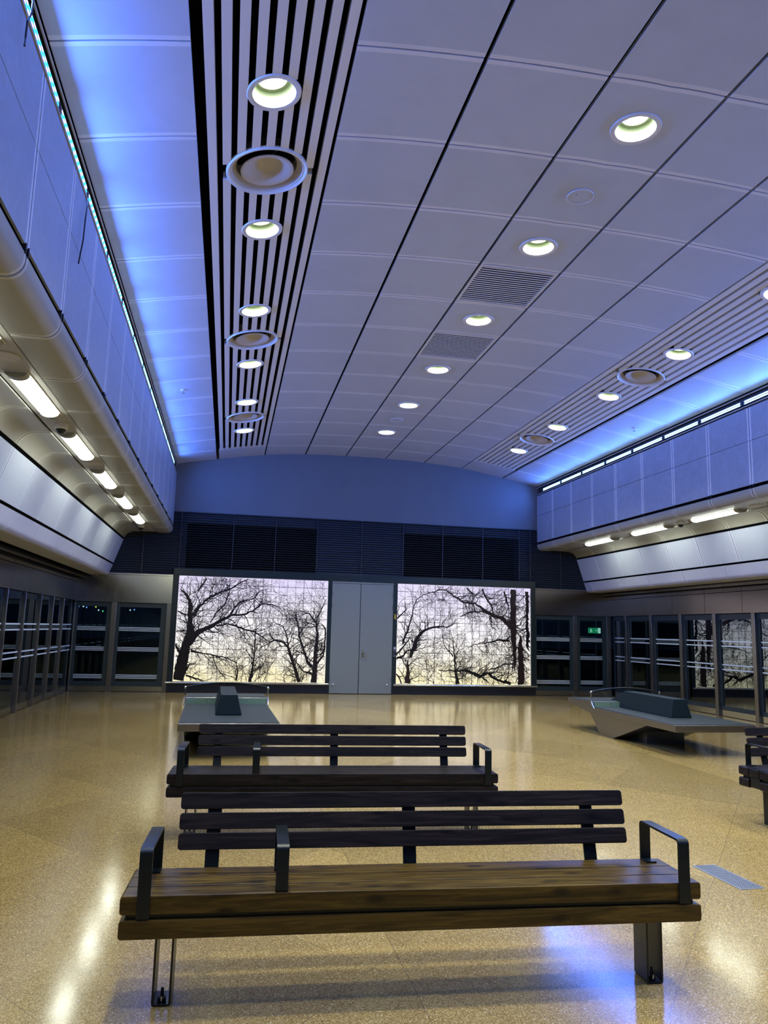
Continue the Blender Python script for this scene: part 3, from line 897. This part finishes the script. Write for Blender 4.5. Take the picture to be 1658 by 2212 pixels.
def display(name, label, x0, x1, limbs, seed, zig):
    z0, z1 = 0.245, 2.63
    t = thing(name, label, 'illuminated artwork', ((x0 + x1) / 2, YF, z0))
    ox = (x0 + x1) / 2
    par = lambda b, nm, **k: b.build(nm, t, **k)
    b = MB(); b.box(x0 - ox, x1 - ox, 0.0, 0.05, 0, z1 - z0, M['art']); o = par(b, 'light_panel', smooth=False)
    o['label'] = 'glowing white to yellow tiled sky panel'
    rnd = random.Random(seed)
    clip = (x0 - ox + 0.004, x1 - ox - 0.004, 0.004, z1 - z0 - 0.004)
    bl = bt = MB()
    for li, lm in enumerate(limbs):
        pts = [(x - ox, z - z0, w) for x, z, w in lm]
        pts = densify(pts, 0.010 if not zig else 0.016, rnd)
        pts = [(min(max(p[0], clip[0]), clip[1]), min(max(p[1], clip[2]), clip[3]), p[2]) for p in pts]
        branch_quads(bl, pts, -0.0038 - 0.00008 * li, M['print_brown'] if (zig and max(q_[2] for q_ in lm) > 0.13) else M['print_dark'], clip)
        for i in range(1, len(pts)):
            p, q = pts[i - 1], pts[i]
            if rnd.random() < 0.95:
                a = math.atan2(q[1] - p[1], q[0] - p[0]) + rnd.choice((-1, 1)) * rnd.uniform(0.35, 1.2)
                grow(bt, q[0], q[1], a, min(q[2] * 0.5, 0.026), rnd.uniform(0.18, 0.6), 3, rnd, -0.003, clip, zig)
    for i in range(18):                # undergrowth along the lower edge
        x = rnd.uniform(clip[0] + (x1 - x0) * (0.35 if not zig else 0.2), clip[1] - 0.1 * (x1 - x0))
        grow(bt, x, 0.01, rnd.uniform(0.5, 2.6), 0.014, rnd.uniform(0.3, 0.9), 3, rnd, -0.003, clip, zig)
    par(bt, 'tree_print', smooth=False)['kind'] = 'stuff'
    b = MB()
    x = clip[0]
    n = round((x1 - x0) / 0.1895)
    for i in range(1, n):
        x = x0 - ox + (x1 - x0) * i / n
        w = 0.006 if i % 5 else 0.010
        b.box(x - w / 2, x + w / 2, -0.007, -0.002, 0, z1 - z0, M['trim_dark'])
    nz = round((z1 - z0) / 0.1895)
    for i in range(1, nz):
        z = (z1 - z0) * i / nz
        w = 0.006 if i % 4 else 0.010
        b.box(x0 - ox, x1 - ox, -0.0065, -0.002, z - w / 2, z + w / 2, M['trim_dark'])
    par(b, 'tile_joint', smooth=False)
    def lip(b):
        for a0, a1, c0, c1 in ((x0 - ox, x1 - ox, -0.03, 0.0), (x0 - ox, x1 - ox, z1 - z0, z1 - z0 + 0.01)):
            b.box(a0, a1, -0.03, 0.02, c0, c1, M['frame_green'])
        b.box(x0 - ox - 0.004, x0 - ox, -0.03, 0.02, -0.03, z1 - z0 + 0.01, M['frame_green'])
        b.box(x1 - ox, x1 - ox + 0.004, -0.03, 0.02, -0.03, z1 - z0 + 0.01, M['frame_green'])
    quick('frame', lip, t)
    return t
display('artwork_panel', 'backlit tiled picture of bare trees, left of the grey double door', -4.268, -0.818, LIMBS_LEFT, 3, False)
display('artwork_panel', 'backlit tiled picture with mirrored wavy branches, right of the grey double door', 0.878, 4.296, LIMBS_RIGHT, 5, True)

# ================================================================== LUMINAIRES
def frame_at(x, y):
    """rotation that lies a flat fixture on the sloping ceiling"""
    a = math.atan(cslope(x))
    return (0, -a, 0)
def make_downlight():
    t = thing('downlight', '', 'ceiling light')
    quick('trim_ring', lambda b: b.lathe([(0.163, 0.004), (0.165, -0.004), (0.18, -0.010), (0.205, -0.008), (0.210, 0.004)], (0, 0, 0), M['white_paint'], 40), t)
    quick('reflector', lambda b: b.lathe([(0.164, 0.0), (0.155, 0.05), (0.140, 0.10), (0.112, 0.112), (0.108, 0.135), (0.104, 0.165)], (0, 0, 0), M['reflector'], 40), t)
    quick('lamp', lambda b: b.disc(0.104, (0, 0, 0.162), M['lamp'], 32), t)
    quick('housing', lambda b: b.lathe([(0.17, 0.005), (0.17, 0.19), (0.001, 0.19)], (0, 0, 0), M['void'], 24), t)
    ld = bpy.data.lights.new('downlight_lamp', 'AREA')
    ld.shape = 'DISK'; ld.size = 0.19; ld.energy = DOWN_W; ld.color = (0.97, 1.0, 0.84)
    ld.spread = math.radians(108)
    lo = bpy.data.objects.new('light_source', ld); scene.collection.objects.link(lo)
    lo.parent = t; lo.location = (0, 0, 0.150)
    return t
dl0 = make_downlight(); used = False
def place_dl(x, y, lab, grp):
    global used
    o = dl0 if not used else copy_tree(dl0)
    used = True
    o.location = (x, y, cz(x) - 0.002); o.rotation_euler = frame_at(x, y)
    tag(o, lab, 'ceiling light', grp)
ndl = len(DL_Y)
for x, where, g in ((-3.0, 'left slatted strip', 'downlights in the left slatted strip'), (0.0, 'middle ceiling row', 'downlights along the middle of the ceiling'), (3.0, 'right slatted strip', 'downlights in the right slatted strip')):
    for i, y in enumerate(reversed(DL_Y)):
        if y < 0: continue
        place_dl(x, y, 'round downlight in the %s, %s from the end wall' % (where, nth(i)), g)

def make_diffuser():
    t = thing('air_diffuser', '', 'ceiling vent')
    quick('outer_ring', lambda b: b.lathe([(0.318, 0.02), (0.322, 0.002), (0.334, 0.004), (0.343, -0.006), (0.350, -0.014), (0.358, -0.012), (0.363, 0.0), (0.363, 0.02)], (0, 0, 0), M['white_paint'], 48), t)
    quick('dark_throat', lambda b: (b.lathe([(0.324, 0.006), (0.272, 0.055), (0.262, 0.16)], (0, 0, 0), M['beige'], 40), b.disc(0.27, (0, 0, 0.14), M['void'], 32)), t)
    quick('dish', lambda b: b.lathe([(0.001, 0.075), (0.10, 0.070), (0.11, 0.064), (0.19, 0.020), (0.225, 0.004), (0.236, 0.006), (0.236, 0.014), (0.20, 0.035), (0.11, 0.085)], (0, 0, 0), M['beige'], 40), t)
    for k in range(3):
        a = 2 * PI * k / 3 + 0.9
        quick('bracket', lambda b: b.tube([(0.12 * math.cos(a), 0.12 * math.sin(a), 0.08), (0.31 * math.cos(a), 0.31 * math.sin(a), 0.08)], 0.008, M['box_grey'], 6), t)
    return t
df0 = make_diffuser(); dused = False
for x, where in ((-3.0, 'left'), (3.0, 'right')):
    for i, k in enumerate((9.5, 5.5, 1.5, -2.5)):
        y = Y0 + PITCH * k
        o = df0 if not dused else copy_tree(df0); dused = True
        o.location = (x, y, cz(x) - 0.004); o.rotation_euler = frame_at(x, y)
        tag(o, 'large round unlit dish diffuser in the %s slatted strip, %s from the end wall' % (where, nth(i)), 'ceiling vent', 'dish air diffusers in the slatted strips')

for i, y in enumerate((14.75, 6.42)):
    t = thing('ceiling_speaker', 'flat round cover disc between %s' % ('the two farthest downlights of the middle row' if i == 0 else 'the two nearest visible downlights of the middle row'), 'speaker', (0, y, cz(0) - 0.001), (0, 0, 0), 'round ceiling covers')
    quick('cover', lambda b: (b.lathe([(0.122, 0.0), (0.120, -0.006), (0.001, -0.008)], (0, 0, 0), M['ceiling'], 36)), t)
    quick('rim', lambda b: b.lathe([(0.121, 0.001), (0.122, -0.011), (0.130, -0.011), (0.132, 0.001)], (0, 0, 0), M['white_paint'], 36), t)
    quick('keyhole', lambda b: b.disc(0.006, (-0.05, -0.03, -0.0078), M['trim_dark'], 10), t)

for i, (y0, y1) in enumerate(GRILLE_Y):
    t = thing('air_grille', 'slatted ceiling air grille, %s' % ('the larger-looking nearer one of two' if i == 0 else 'the farther one of two'), 'ceiling vent', (0, (y0 + y1) / 2, cz(0)), (0, 0, 0), 'ceiling air grilles')
    hy = (y1 - y0) / 2 - 0.006
    def fr(b):
        z = -0.002
        b.box(-0.48, -0.45, -hy, hy, z, z + 0.03, M['white_paint']); b.box(0.45, 0.48, -hy, hy, z, z + 0.03, M['white_paint'])
        b.box(-0.45, 0.45, -hy, -hy + 0.035, z, z + 0.03, M['white_paint']); b.box(-0.45, 0.45, hy - 0.035, hy, z, z + 0.03, M['white_paint'])
    quick('frame', fr, t)
    nb = 18
    def bl(b):
        for k in range(nb):
            y = -hy + 0.035 + (2 * hy - 0.07) * (k + 0.5) / nb
            b.prism([(y - 0.011, 0.0), (y + 0.011, 0.0), (y + 0.011, 0.004), (y - 0.011, 0.004)], 'x', -0.45, 0.45, M['slat'])
    quick('blade', bl, t)
    quick('backing', lambda b: b.box(-0.47, 0.47, -hy + 0.01, hy - 0.01, 0.14, 0.15, M['void']), t)

# ---- blue LED bars in the coves
led_cols = {'w': simple('led white cyan', (0, 0, 0), emit=(0.30, 0.65, 0.95), strength=LED_POWER),
            'c': simple('led cyan', (0, 0, 0), emit=(0.012, 0.40, 0.75), strength=LED_POWER),
            'b': simple('led blue', (0, 0, 0), emit=(0.035, 0.10, 1.0), strength=LED_POWER),
            'v': simple('led pale pink', (0, 0, 0), emit=(0.30, 0.28, 0.50), strength=LED_POWER)}
def make_led(s, pat):
    t = thing('led_bar', '', 'light')
    def hs(b):
        xa, xb = sorted((0.003 * s, 0.045 * s))
        b.box(xa, xb, -0.545, 0.545, -0.034, 0.034, M['trim_blue'])
    quick('housing', hs, t)
    n = 42
    b = MB()
    for r in (-1, 1):
        for k in range(n):
            y0 = -0.505 + 1.01 * k / n
            c = pat[(k // 2 + (1 if r > 0 else 0)) % len(pat)]
            z0, z1 = sorted((r * 0.007, r * 0.026))
            ya, yb = y0 + 0.002, y0 + 1.01 / n - 0.002
            b.face([(0.002 * s, ya, z0), (0.002 * s, yb, z0), (0.002 * s, yb, z1), (0.002 * s, ya, z1)], led_cols[c])
    b.build('diode_strip', t, smooth=False)['kind'] = 'stuff'
    ld = bpy.data.lights.new('cove_wash', 'AREA')
    ld.shape = 'RECTANGLE'; ld.size = 1.0; ld.size_y = 0.008; ld.energy = LED_WASH_W; ld.color = (0.085, 0.235, 1.0)
    ld.spread = math.radians(155)
    lo = bpy.data.objects.new('light_source', ld); scene.collection.objects.link(lo)
    lo.parent = t; lo.location = (0.0005 * s, 0, 0.0)
    # local -Z looks into the room and slightly down; local X runs along the bar
    lo.rotation_euler = Matrix(((0, -0.292, s * 0.956), (1, 0, 0), (0, s * 0.956, 0.292))).to_euler()
    return t
for s, nm, st, per in ((-1, 'left', 4.775, 1.113), (1, 'right', 5.20, 1.111)):
    p0 = make_led(s, 'cv' if s < 0 else 'w'); first = True
    ysl = []
    y = st
    while y - per > YN + 0.6: y -= per
    while y < YF - 0.6: ysl.append(y); y += per
    pv = None
    for i, y in enumerate(reversed(ysl)):
        if first: o = p0; first = False
        else: o = copy_tree(p0)
        o.location = (s * 4.488, y, 5.106)
        tag(o, 'glowing blue LED bar in the cove of the %s wall, %s from the end wall' % (nm, nth(i)), 'light', 'LED bars in the %s cove' % nm)

# ---- linear lights under the soffits
def make_linear():
    t = thing('linear_light', '', 'ceiling light')
    L2 = 0.60
    def dif(b):
        prof = [(0.088 * math.cos(a), -0.045 * math.sin(a)) for a in [PI * i / 10 for i in range(11)]]
        b.prism(prof, 'y', -L2, L2, M['linear'])
    quick('diffuser', dif, t)
    for sg in (-1, 1):
        def cap(b):
            prof = [(0.094 * math.cos(a), -0.050 * math.sin(a)) for a in [PI * i / 10 for i in range(11)]]
            ya, yb = sorted((sg * L2, sg * (L2 + 0.10)))
            b.prism(prof, 'y', ya, yb, M['cap'])
        quick('end_cap', cap, t)
    quick('tray', lambda b: b.box(-0.105, 0.105, -L2 - 0.11, L2 + 0.11, 0.0, 0.006, M['white_paint']), t)
    return t
ln0 = make_linear(); lused = False
for s, nm in ((-1, 'left'), (1, 'right')):
    for i, k in enumerate(range(0, 10)):
        y = 15.94 - 2.105 * k
        if y < YN + 1: break
        o = ln0 if not lused else copy_tree(ln0); lused = True
        o.location = (s * 5.02, y, 3.605)
        tag(o, 'long glowing tube light under the %s soffit, %s from the end wall' % (nm, nth(i)), 'ceiling light', 'tube lights under the %s soffit' % nm)
    # round cover plates in the soffit channel
    for i, y in enumerate((10.65, 6.44, 2.2)):
        t = thing('soffit_speaker', 'flat beige oval cover in the %s soffit light channel, %s' % (nm, ('behind the third tube light', 'beside the nearest whole tube light', 'nearest the viewer')[i]), 'speaker', (s * 5.01, y, 3.606), (0, 0, 0), 'soffit channel covers')
        quick('cover', lambda b: b.lathe([(0.115, 0.006), (0.112, -0.004), (0.001, -0.005)], (0, 0, 0), M['beige'], 32), t)
        quick('rim', lambda b: b.lathe([(0.113, 0.004), (0.116, -0.008), (0.122, -0.008), (0.124, 0.004)], (0, 0, 0), M['white_paint'], 32), t)
def dome(x, y, label):
    t = thing('dome_camera', label, 'security camera', (x, y, 3.612), (0, 0, 0), 'dome cameras under the soffits')
    quick('housing', lambda b: b.lathe([(0.068, 0.0), (0.068, -0.045), (0.060, -0.056), (0.048, -0.058)], (0, 0, 0), M['white_paint'], 28), t)
    quick('dome', lambda b: b.lathe([(0.050, -0.055), (0.048, -0.075), (0.036, -0.095), (0.018, -0.106), (0.001, -0.108)], (0, 0, 0), M['black_metal'], 24), t)
dome(-5.0, 8.60, 'small dome camera under the left soffit between two tube lights, nearer the viewer')
dome(-5.06, 17.15, 'small dome camera under the left soffit close to the end wall')
dome(4.93, 12.65, 'small dome camera under the right soffit between two tube lights')

# sprinkler heads
for x, y, lab in ((-4.055, 12.66, 'small sprinkler head on the blue-lit ceiling left of the left slatted strip'), (4.09, 12.72, 'small sprinkler head on the blue-lit ceiling right of the right slatted strip')):
    t = thing('sprinkler', lab, 'sprinkler', (x, y, cz(x)), frame_at(x, y), 'ceiling sprinklers')
    quick('rosette', lambda b: b.lathe([(0.045, 0.0), (0.042, -0.010), (0.012, -0.014)], (0, 0, 0), M['white_paint'], 20), t)
    quick('head', lambda b: (b.tube([(0, 0, -0.01), (0, 0, -0.05)], 0.010, M['chrome'], 10), b.lathe([(0.022, -0.050), (0.022, -0.054), (0.001, -0.056)], (0, 0, 0), M['chrome'], 14)), t)

# loose cable hanging from the left cove
tag(quick('cable', lambda b: b.tube([(-4.50, 4.40, 5.20), (-4.44, 4.33, 5.08), (-4.435, 4.31, 4.98), (-4.44, 4.27, 4.90), (-4.45, 4.30, 4.82), (-4.442, 4.27, 4.74)], 0.006, M['trim_dark'], 8)),
    'thin dark cable dangling from the left cove near the top of the picture', 'cable')

tag(quick('cable', lambda b: b.tube([(-4.472, 6.37, 5.02), (-4.465, 6.349, 4.965), (-4.455, 6.274, 4.80), (-4.45, 6.231, 4.572), (-4.46, 6.19, 4.351)], 0.006, M['trim_dark'], 8)),
    'thin dark cable hanging down the left upper wall panels, farther in of two', 'cable')

# ---- small fittings on the end wall
t = thing('door_label', 'small yellow label on the dark frame right of the grey double door', 'label', (0.822, YF - 0.054, 1.83))
quick('plate', lambda b: b.box(-0.022, 0.022, -0.004, 0.0, -0.055, 0.055, M['yellow'], 0.0015), t)
quick('tape_strip', lambda b: b.box(-0.016, 0.016, -0.0055, -0.004, 0.02, 0.03, M['trim_dark']), t)
t = thing('card_reader', 'grey card reader box on the dark frame right of the grey double door', 'card reader', (0.822, YF - 0.054, 1.0))
quick('case', lambda b: b.box(-0.032, 0.032, -0.03, 0.0, -0.12, 0.12, M['box_grey'], 0.005), t)
quick('key_panel', lambda b: b.box(-0.024, 0.024, -0.033, -0.03, -0.08, 0.02, M['trim_dark']), t)
quick('status_strip', lambda b: b.box(-0.024, 0.024, -0.034, -0.03, 0.07, 0.10, M['white_paint']), t)

# ---- exit signs outside the glazing: running figure, arrow, white field
def exit_sign(label, loc, rz, flip, w, h):
    t = thing('exit_sign', label, 'exit sign', loc, (0, 0, rz), 'exit signs beyond the glass')
    quick('panel', lambda b: b.box(-w / 2, w / 2, 0, 0.03, -h / 2, h / 2, M['green_sign']), t)
    f = -1 if flip else 1
    def fig(b):
        y0, y1 = -0.004, -0.001
        k = h
        def q(pts):
            b.prism([(f * (px * k) - f * w * 0.30, pz * k) for px, pz in pts], 'y', y0, y1, M['white_sign'])
        q([(-0.10, 0.16), (0.06, 0.20), (0.10, -0.02), (-0.06, -0.06)])          # trunk
        q([(0.05, 0.24), (0.15, 0.26), (0.17, 0.38), (0.06, 0.38)])              # head
        q([(-0.06, -0.02), (0.04, -0.04), (-0.14, -0.38), (-0.24, -0.34)])       # back leg
        q([(0.0, -0.02), (0.10, -0.02), (0.24, -0.18), (0.18, -0.40), (0.10, -0.38), (0.14, -0.20)])  # front leg
        q([(0.04, 0.16), (0.08, 0.18), (0.26, 0.02), (0.22, -0.03)])             # arm
        q([(-0.08, 0.16), (-0.26, 0.06), (-0.24, 0.0), (-0.06, 0.08)])           # other arm
        ax = f * w * 0.05
        b.box(min(ax, ax + f * w * 0.14), max(ax, ax + f * w * 0.14), y0, y1, -0.035 * k, 0.035 * k, M['white_sign'])
        hx = ax + f * w * 0.14
        b.prism([(hx, -0.13 * k), (hx + f * w * 0.06, 0), (hx, 0.13 * k)], 'y', y0, y1, M['white_sign'])
    quick('running_figure', fig, t)
    xx = sorted((f * w * 0.28, f * w * 0.5))
    quick('white_field', lambda b: b.box(xx[0], xx[1], -0.004, -0.001, -h / 2, h / 2, M['white_sign']), t)
    quick('post', lambda b: b.tube([(0, 0.045, -0.14 - loc[2]), (0, 0.045, h / 2)], 0.015, M['trim_dark'], 6), t)
exit_sign('green running-figure exit sign behind the right end-wall glass door', (6.86, 20.0, 1.64), 0.0, False, 0.36, 0.15)
exit_sign('green exit sign with left arrow behind the left glazing', (-8.6, 20.0, 1.83), 0.35, True, 0.52, 0.20)

# distant town lights and a red lamp, far outside on the left
cl = {'w': (0.8, 0.9, 1.0), 'y': (0.9, 0.9, 0.1), 'g': (0.1, 0.8, 0.3), 'b': (0.2, 0.4, 1.0)}
cm = {k: simple('town ' + k, (0, 0, 0), emit=c, strength=1.6) for k, c in cl.items()}
for i, (x, z, c) in enumerate(((-16.29, 2.63, 'w'), (-16.14, 2.40, 'y'), (-15.75, 2.61, 'b'), (-15.44, 2.65, 'b'), (-15.51, 2.42, 'g'), (-14.89, 2.64, 'y'), (-14.75, 2.44, 'w'), (-14.54, 2.61, 'g'), (-13.84, 2.67, 'b'), (-13.52, 2.68, 'w'), (-13.29, 2.62, 'b'), (-12.65, 2.67, 'y'), (-12.44, 2.44, 'w'), (-12.14, 2.38, 'g'), (-10.22, 2.51, 'w'), (-9.93, 2.55, 'b'))):
    o = thing('town_lamp', '', 'lamp', (x, 60, z), (0, 0, 0), 'town lights on the horizon')
    quick('lens', lambda b: b.sphere((0, 0, 0), 0.055, cm[c], 10, 6), o)
    quick('post', lambda b: b.tube([(0, 0.05, -0.14 - z), (0, 0.05, 0)], 0.02, M['trim_dark'], 6), o)
    tag(o, 'tiny far-off town light seen through the left glazing at the dark horizon', 'lamp', 'town lights on the horizon')
t = thing('signal_lamp', 'red signal lamp shining in the dark outside the left glazing', 'lamp', (-8.0, 22.08, 1.68))
quick('lens', lambda b: b.sphere((0, 0, 0), 0.05, simple('red lens', (0.2, 0, 0), emit=(1.0, 0.05, 0.12), strength=2.0)), t)
quick('post', lambda b: b.tube([(0, 0.05, -1.82), (0, 0.05, 0.06)], 0.03, M['trim_dark'], 8), t)

# ---- floor drain
t = thing('floor_drain', 'rectangular perforated metal grate set in the floor right of the front bench', 'floor drain', (0.08, 4.66, 0.0), (0, 0, 0.03))
def dfm(b):
    for x0, x1, y0, y1 in ((-0.085, -0.077, -0.24, 0.24), (0.077, 0.085, -0.24, 0.24), (-0.077, 0.077, -0.24, -0.232), (-0.077, 0.077, 0.232, 0.24)):
        b.box(x0, x1, y0, y1, 0.0, 0.004, M['drain'])
quick('frame', dfm, t)
quick('pit', lambda b: b.box(-0.077, 0.077, -0.232, 0.232, 0.0002, 0.001, M['void']), t)
def dg(b):
    for i in range(9):
        x = -0.070 + 0.14 * i / 8
        b.box(x - 0.003, x + 0.003, -0.23, 0.23, 0.001, 0.0035, M['drain'])
    for i in range(27):
        y = -0.224 + 0.448 * i / 26
        b.box(-0.076, 0.076, y - 0.003, y + 0.003, 0.001, 0.0034, M['drain'])
quick('grate', dg, t)

# ================================================================== BENCHES
BL = 2.43
def bar_path(path, tk, axis, a0, a1, mt, b):
    """flat bar bent along a 2D path, tk thick, extruded from a0 to a1"""
    out = []
    for i, p in enumerate(path):
        a = Vector(path[max(i - 1, 0)]); c = Vector(path[min(i + 1, len(path) - 1)])
        d = (c - a).normalized(); out.append((p[0] - d.y * tk, p[1] + d.x * tk))
    n = len(path)
    P = (lambda p, a: (a, p[0], p[1])) if axis == 'x' else (lambda p, a: (p[0], a, p[1]))
    vs = []
    for p, q in zip(path, out): vs += [P(p, a0), P(q, a0), P(q, a1), P(p, a1)]
    fs = [(0, 1, 2, 3), (4 * n - 4, 4 * n - 1, 4 * n - 2, 4 * n - 3)]
    for i in range(n - 1):
        for k in range(4):
            fs.append((4 * i + k, 4 * i + (k + 1) % 4, 4 * i + 4 + (k + 1) % 4, 4 * i + 4 + k))
    b.add(vs, fs, mt)
def make_bench(wood, label):
    t = thing('bench', label, 'bench')
    for y0 in (0.0, 0.121, 0.242):
        quick('seat_plank', lambda b: b.slab(0, BL, y0, y0 + 0.113, 0.382, 0.452, wood, 0.013), t)
    for y0 in (0.0, 0.242):
        quick('lower_beam', lambda b: b.slab(0, BL, y0, y0 + 0.113, 0.292, 0.362, wood, 0.013), t)
    quick('steel_rail', lambda b: (b.box(0.012, BL - 0.012, 0.121, 0.234, 0.296, 0.381, M['black_metal'], 0.006), b.box(0.03, BL - 0.03, 0.018, 0.337, 0.3625, 0.3815, M['black_metal'])), t)
    tilt = math.atan(0.25)
    R = Matrix.Rotation(-tilt, 3, 'X')
    org = Vector((0, 0.372, 0.452))
    for z0 in (0.066, 0.150, 0.236):
        bb = MB(); bb.slab(0.17, BL - 0.145, 0.0, 0.034, z0, z0 + 0.070, M['wood_dark'], 0.014)
        bb.v = [tuple(R @ Vector(v) + org) for v in bb.v]
        bb.build('backrest_slat', t)
    for x0 in (0.29, 1.19, 2.075):
        bb = MB()
        bb.box(x0, x0 + 0.062, 0.035, 0.047, -0.10, 0.300, M['black_metal'], 0.002)
        bb.v = [tuple(R @ Vector(v) + org) for v in bb.v]
        bb.box(x0, x0 + 0.062, 0.20, 0.395, 0.364, 0.376, M['black_metal'])
        for z0 in (0.10, 0.185, 0.27):
            c = R @ Vector((x0 + 0.031, 0.047, z0)) + org
            bb.lathe([(0.010, 0), (0.009, 0.005), (0.001, 0.007)], c, M['black_metal'], 12, M3=Matrix.Rotation(-PI / 2 - tilt, 3, 'X'))
        bb.build('back_support', t)
    for k, (x0, yf, zf) in enumerate(((0.065, -0.0115, 0.370), (0.597, 0.004, 0.452), (BL - 0.105, -0.0115, 0.370))):
        top = 0.632
        r = 0.022
        yb, zb = 0.345, 0.452
        path = [(yf, zf)] + [(yf + r - r * math.cos(a), top - r + r * math.sin(a)) for a in [PI / 2 * i / 5 for i in range(6)]] + \
               [(yb - r + r * math.sin(a), top - r + r * math.cos(a)) for a in [PI / 2 * i / 5 for i in range(6)]] + [(yb, zb)]
        def arm(b):
            bar_path(path, -0.009, 'x', x0, x0 + 0.05, M['black_metal'], b)
            if k == 1: b.box(x0 - 0.0, x0 + 0.05, 0.004, 0.06, 0.452, 0.460, M['black_metal'])
            b.box(x0, x0 + 0.05, 0.28, 0.345, 0.452, 0.460, M['black_metal'])
        quick('armrest', arm, t)
    for x0 in (0.130, BL - 0.20):
        w = 0.075; r = 0.012
        path = [(x0, 0.30)] + [(x0 + r - r * math.cos(a), r - r * math.sin(a)) for a in [PI / 2 * i / 4 for i in range(5)]] + \
               [(x0 + w - r + r * math.sin(a), r - r * math.cos(a)) for a in [PI / 2 * i / 4 for i in range(5)]] + [(x0 + w, 0.30)]
        lg = quick('leg', lambda b: bar_path(path, 0.008, 'y', 0.115, 0.235, M['black_metal'], b), t)
        quick('anchor_bolt', lambda b: (b.lathe([(0.016, 0.008), (0.016, 0.022), (0.007, 0.024), (0.006, 0.055), (0.001, 0.058)], (x0 + w / 2, 0.150, 0), M['black_metal'], 14),
                                        b.box(x0 + w / 2 - 0.003, x0 + w / 2 + 0.003, 0.132, 0.134, 0.012, 0.030, M['chrome'])), lg)
    return t
b1 = make_bench(M['wood'], 'front wooden bench with brown seat beams and three black armrests, nearest the viewer')
b1.location = (-3.481, 3.313, 0); b1.rotation_euler = (0, 0, math.radians(-2.6)); b1['group'] = 'slatted wooden benches'
b2 = make_bench(M['wood_dark'], 'dark wooden bench standing right behind the front bench')
b2.location = (-3.493, 5.868, 0); b2.rotation_euler = (0, 0, math.radians(-3.0)); b2['group'] = 'slatted wooden benches'
b3 = copy_tree(b2)
b3.location = (1.172, 5.645, 0); b3.rotation_euler = (0, 0, math.radians(3.2))
b3['label'] = 'black wooden bench at the right picture edge, before the right steel island seat'

# ================================================================== ISLAND SEATS
def make_island(label):
    t = thing('island_seat', label, 'seat')
    W2 = 0.58
    body = [(0, 0.305), (2.46, 0.305), (3.20, 0.395), (3.20, 0.466), (2.28, 0.490), (2.26, 0.396), (0, 0.396)]
    def bd(b): b.prism(body, 'x', -W2, W2, M['island_steel'])
    o = quick('platform', bd, t)
    md = o.modifiers.new('bevel', 'BEVEL'); md.width = 0.008; md.segments = 2; md.limit_method = 'ANGLE'; md.harden_normals = True
    quick('seat_top', lambda b: b.box(-W2 + 0.012, W2 - 0.012, 0.012, 2.25, 0.396, 0.402, M['island_top']), t)
    quick('upper_seat_top', lambda b: b.prism([(2.285, 0.488), (3.19, 0.464), (3.19, 0.470), (2.285, 0.495)], 'x', -W2 + 0.012, W2 - 0.012, M['island_top']), t)
    def rs(b):
        for i in range(4):
            x0 = -W2 + 0.015 + (2 * W2 - 0.03) * i / 4
            b.prism([(2.238, 0.402), (2.262, 0.402), (2.278, 0.484), (2.254, 0.484)], 'x', x0 + 0.003, x0 + (2 * W2 - 0.03) / 4 - 0.003, M['island_riser'])
    quick('riser_tile', rs, t)['label'] = 'pale green glossy tiled step'
    keel = [(2.46, 0.304), (2.12, 0.0), (1.72, 0.0), (0.74, 0.304)]
    quick('keel', lambda b: b.prism(keel, 'x', -0.545, 0.545, M['island_steel']), t)
    def bx(b):
        b.box(-0.295, 0.295, 1.20, 1.9, 0.0, 0.30, M['trim_blue'])
    quick('support_box', bx, t)
    # dark central backrest
    zb, zt = 0.402, 0.655
    def hw(z): return 0.165 - (z - zb) / (zt - zb) * 0.062
    side = [(0.78, zb), (0.82, zt), (2.16, zt), (2.56, 0.485), (2.40, 0.49), (2.24, 0.49), (2.22, zb)]
    def wd(b):
        n = len(side)
        vs = [(-hw(z), y, z) for y, z in side] + [(hw(z), y, z) for y, z in side]
        fs = [tuple(range(n)), tuple(range(2 * n - 1, n - 1, -1))] + [(i, (i + 1) % n, n + (i + 1) % n, n + i) for i in range(n)]
        b.add(vs, fs, M['wedge'])
    o = quick('backrest', wd, t)
    md = o.modifiers.new('bevel', 'BEVEL'); md.width = 0.012; md.segments = 3; md.limit_method = 'ANGLE'; md.harden_normals = True
    o['label'] = 'dark green tapered central backrest'
    # arched grab rail
    hr = []
    for i in range(25):
        u = -1 + 2 * i / 24
        hr.append((u * 0.585, 2.32, 0.690 - 0.065 * u * u))
    quick('arched_rail', lambda b: b.tube(hr, 0.014, M['black_metal'], 12), t)
    for sg in (-1, 1):
        def ps(b):
            b.tube([(sg * 0.592, 2.20, 0.385), (sg * 0.592, 2.24, 0.41), (sg * 0.592, 2.31, 0.485), (sg * 0.588, 2.32, 0.52), (sg * 0.585, 2.32, 0.62)], 0.009, M['chrome'], 10)
            b.sphere((sg * 0.585, 2.32, 0.625), 0.020, M['chrome'])
        quick('rail_post', ps, t)
    quick('centre_post', lambda b: b.tube([(0, 2.32, 0.56), (0, 2.32, 0.69)], 0.012, M['black_metal'], 8), t)
    return t
i1 = make_island('steel island seat with dark wedge backrest, left, seen end-on behind the second bench')
i1.location = (-3.04, 9.28, 0); i1.rotation_euler = (0, 0, math.radians(1.0)); i1['group'] = 'steel island seats'
i2 = copy_tree(i1)
i2.location = (3.115, 9.16, 0); i2.rotation_euler = (0, 0, 0)
i2['label'] = 'steel island seat with dark wedge backrest by the right glazing, seen from its side'
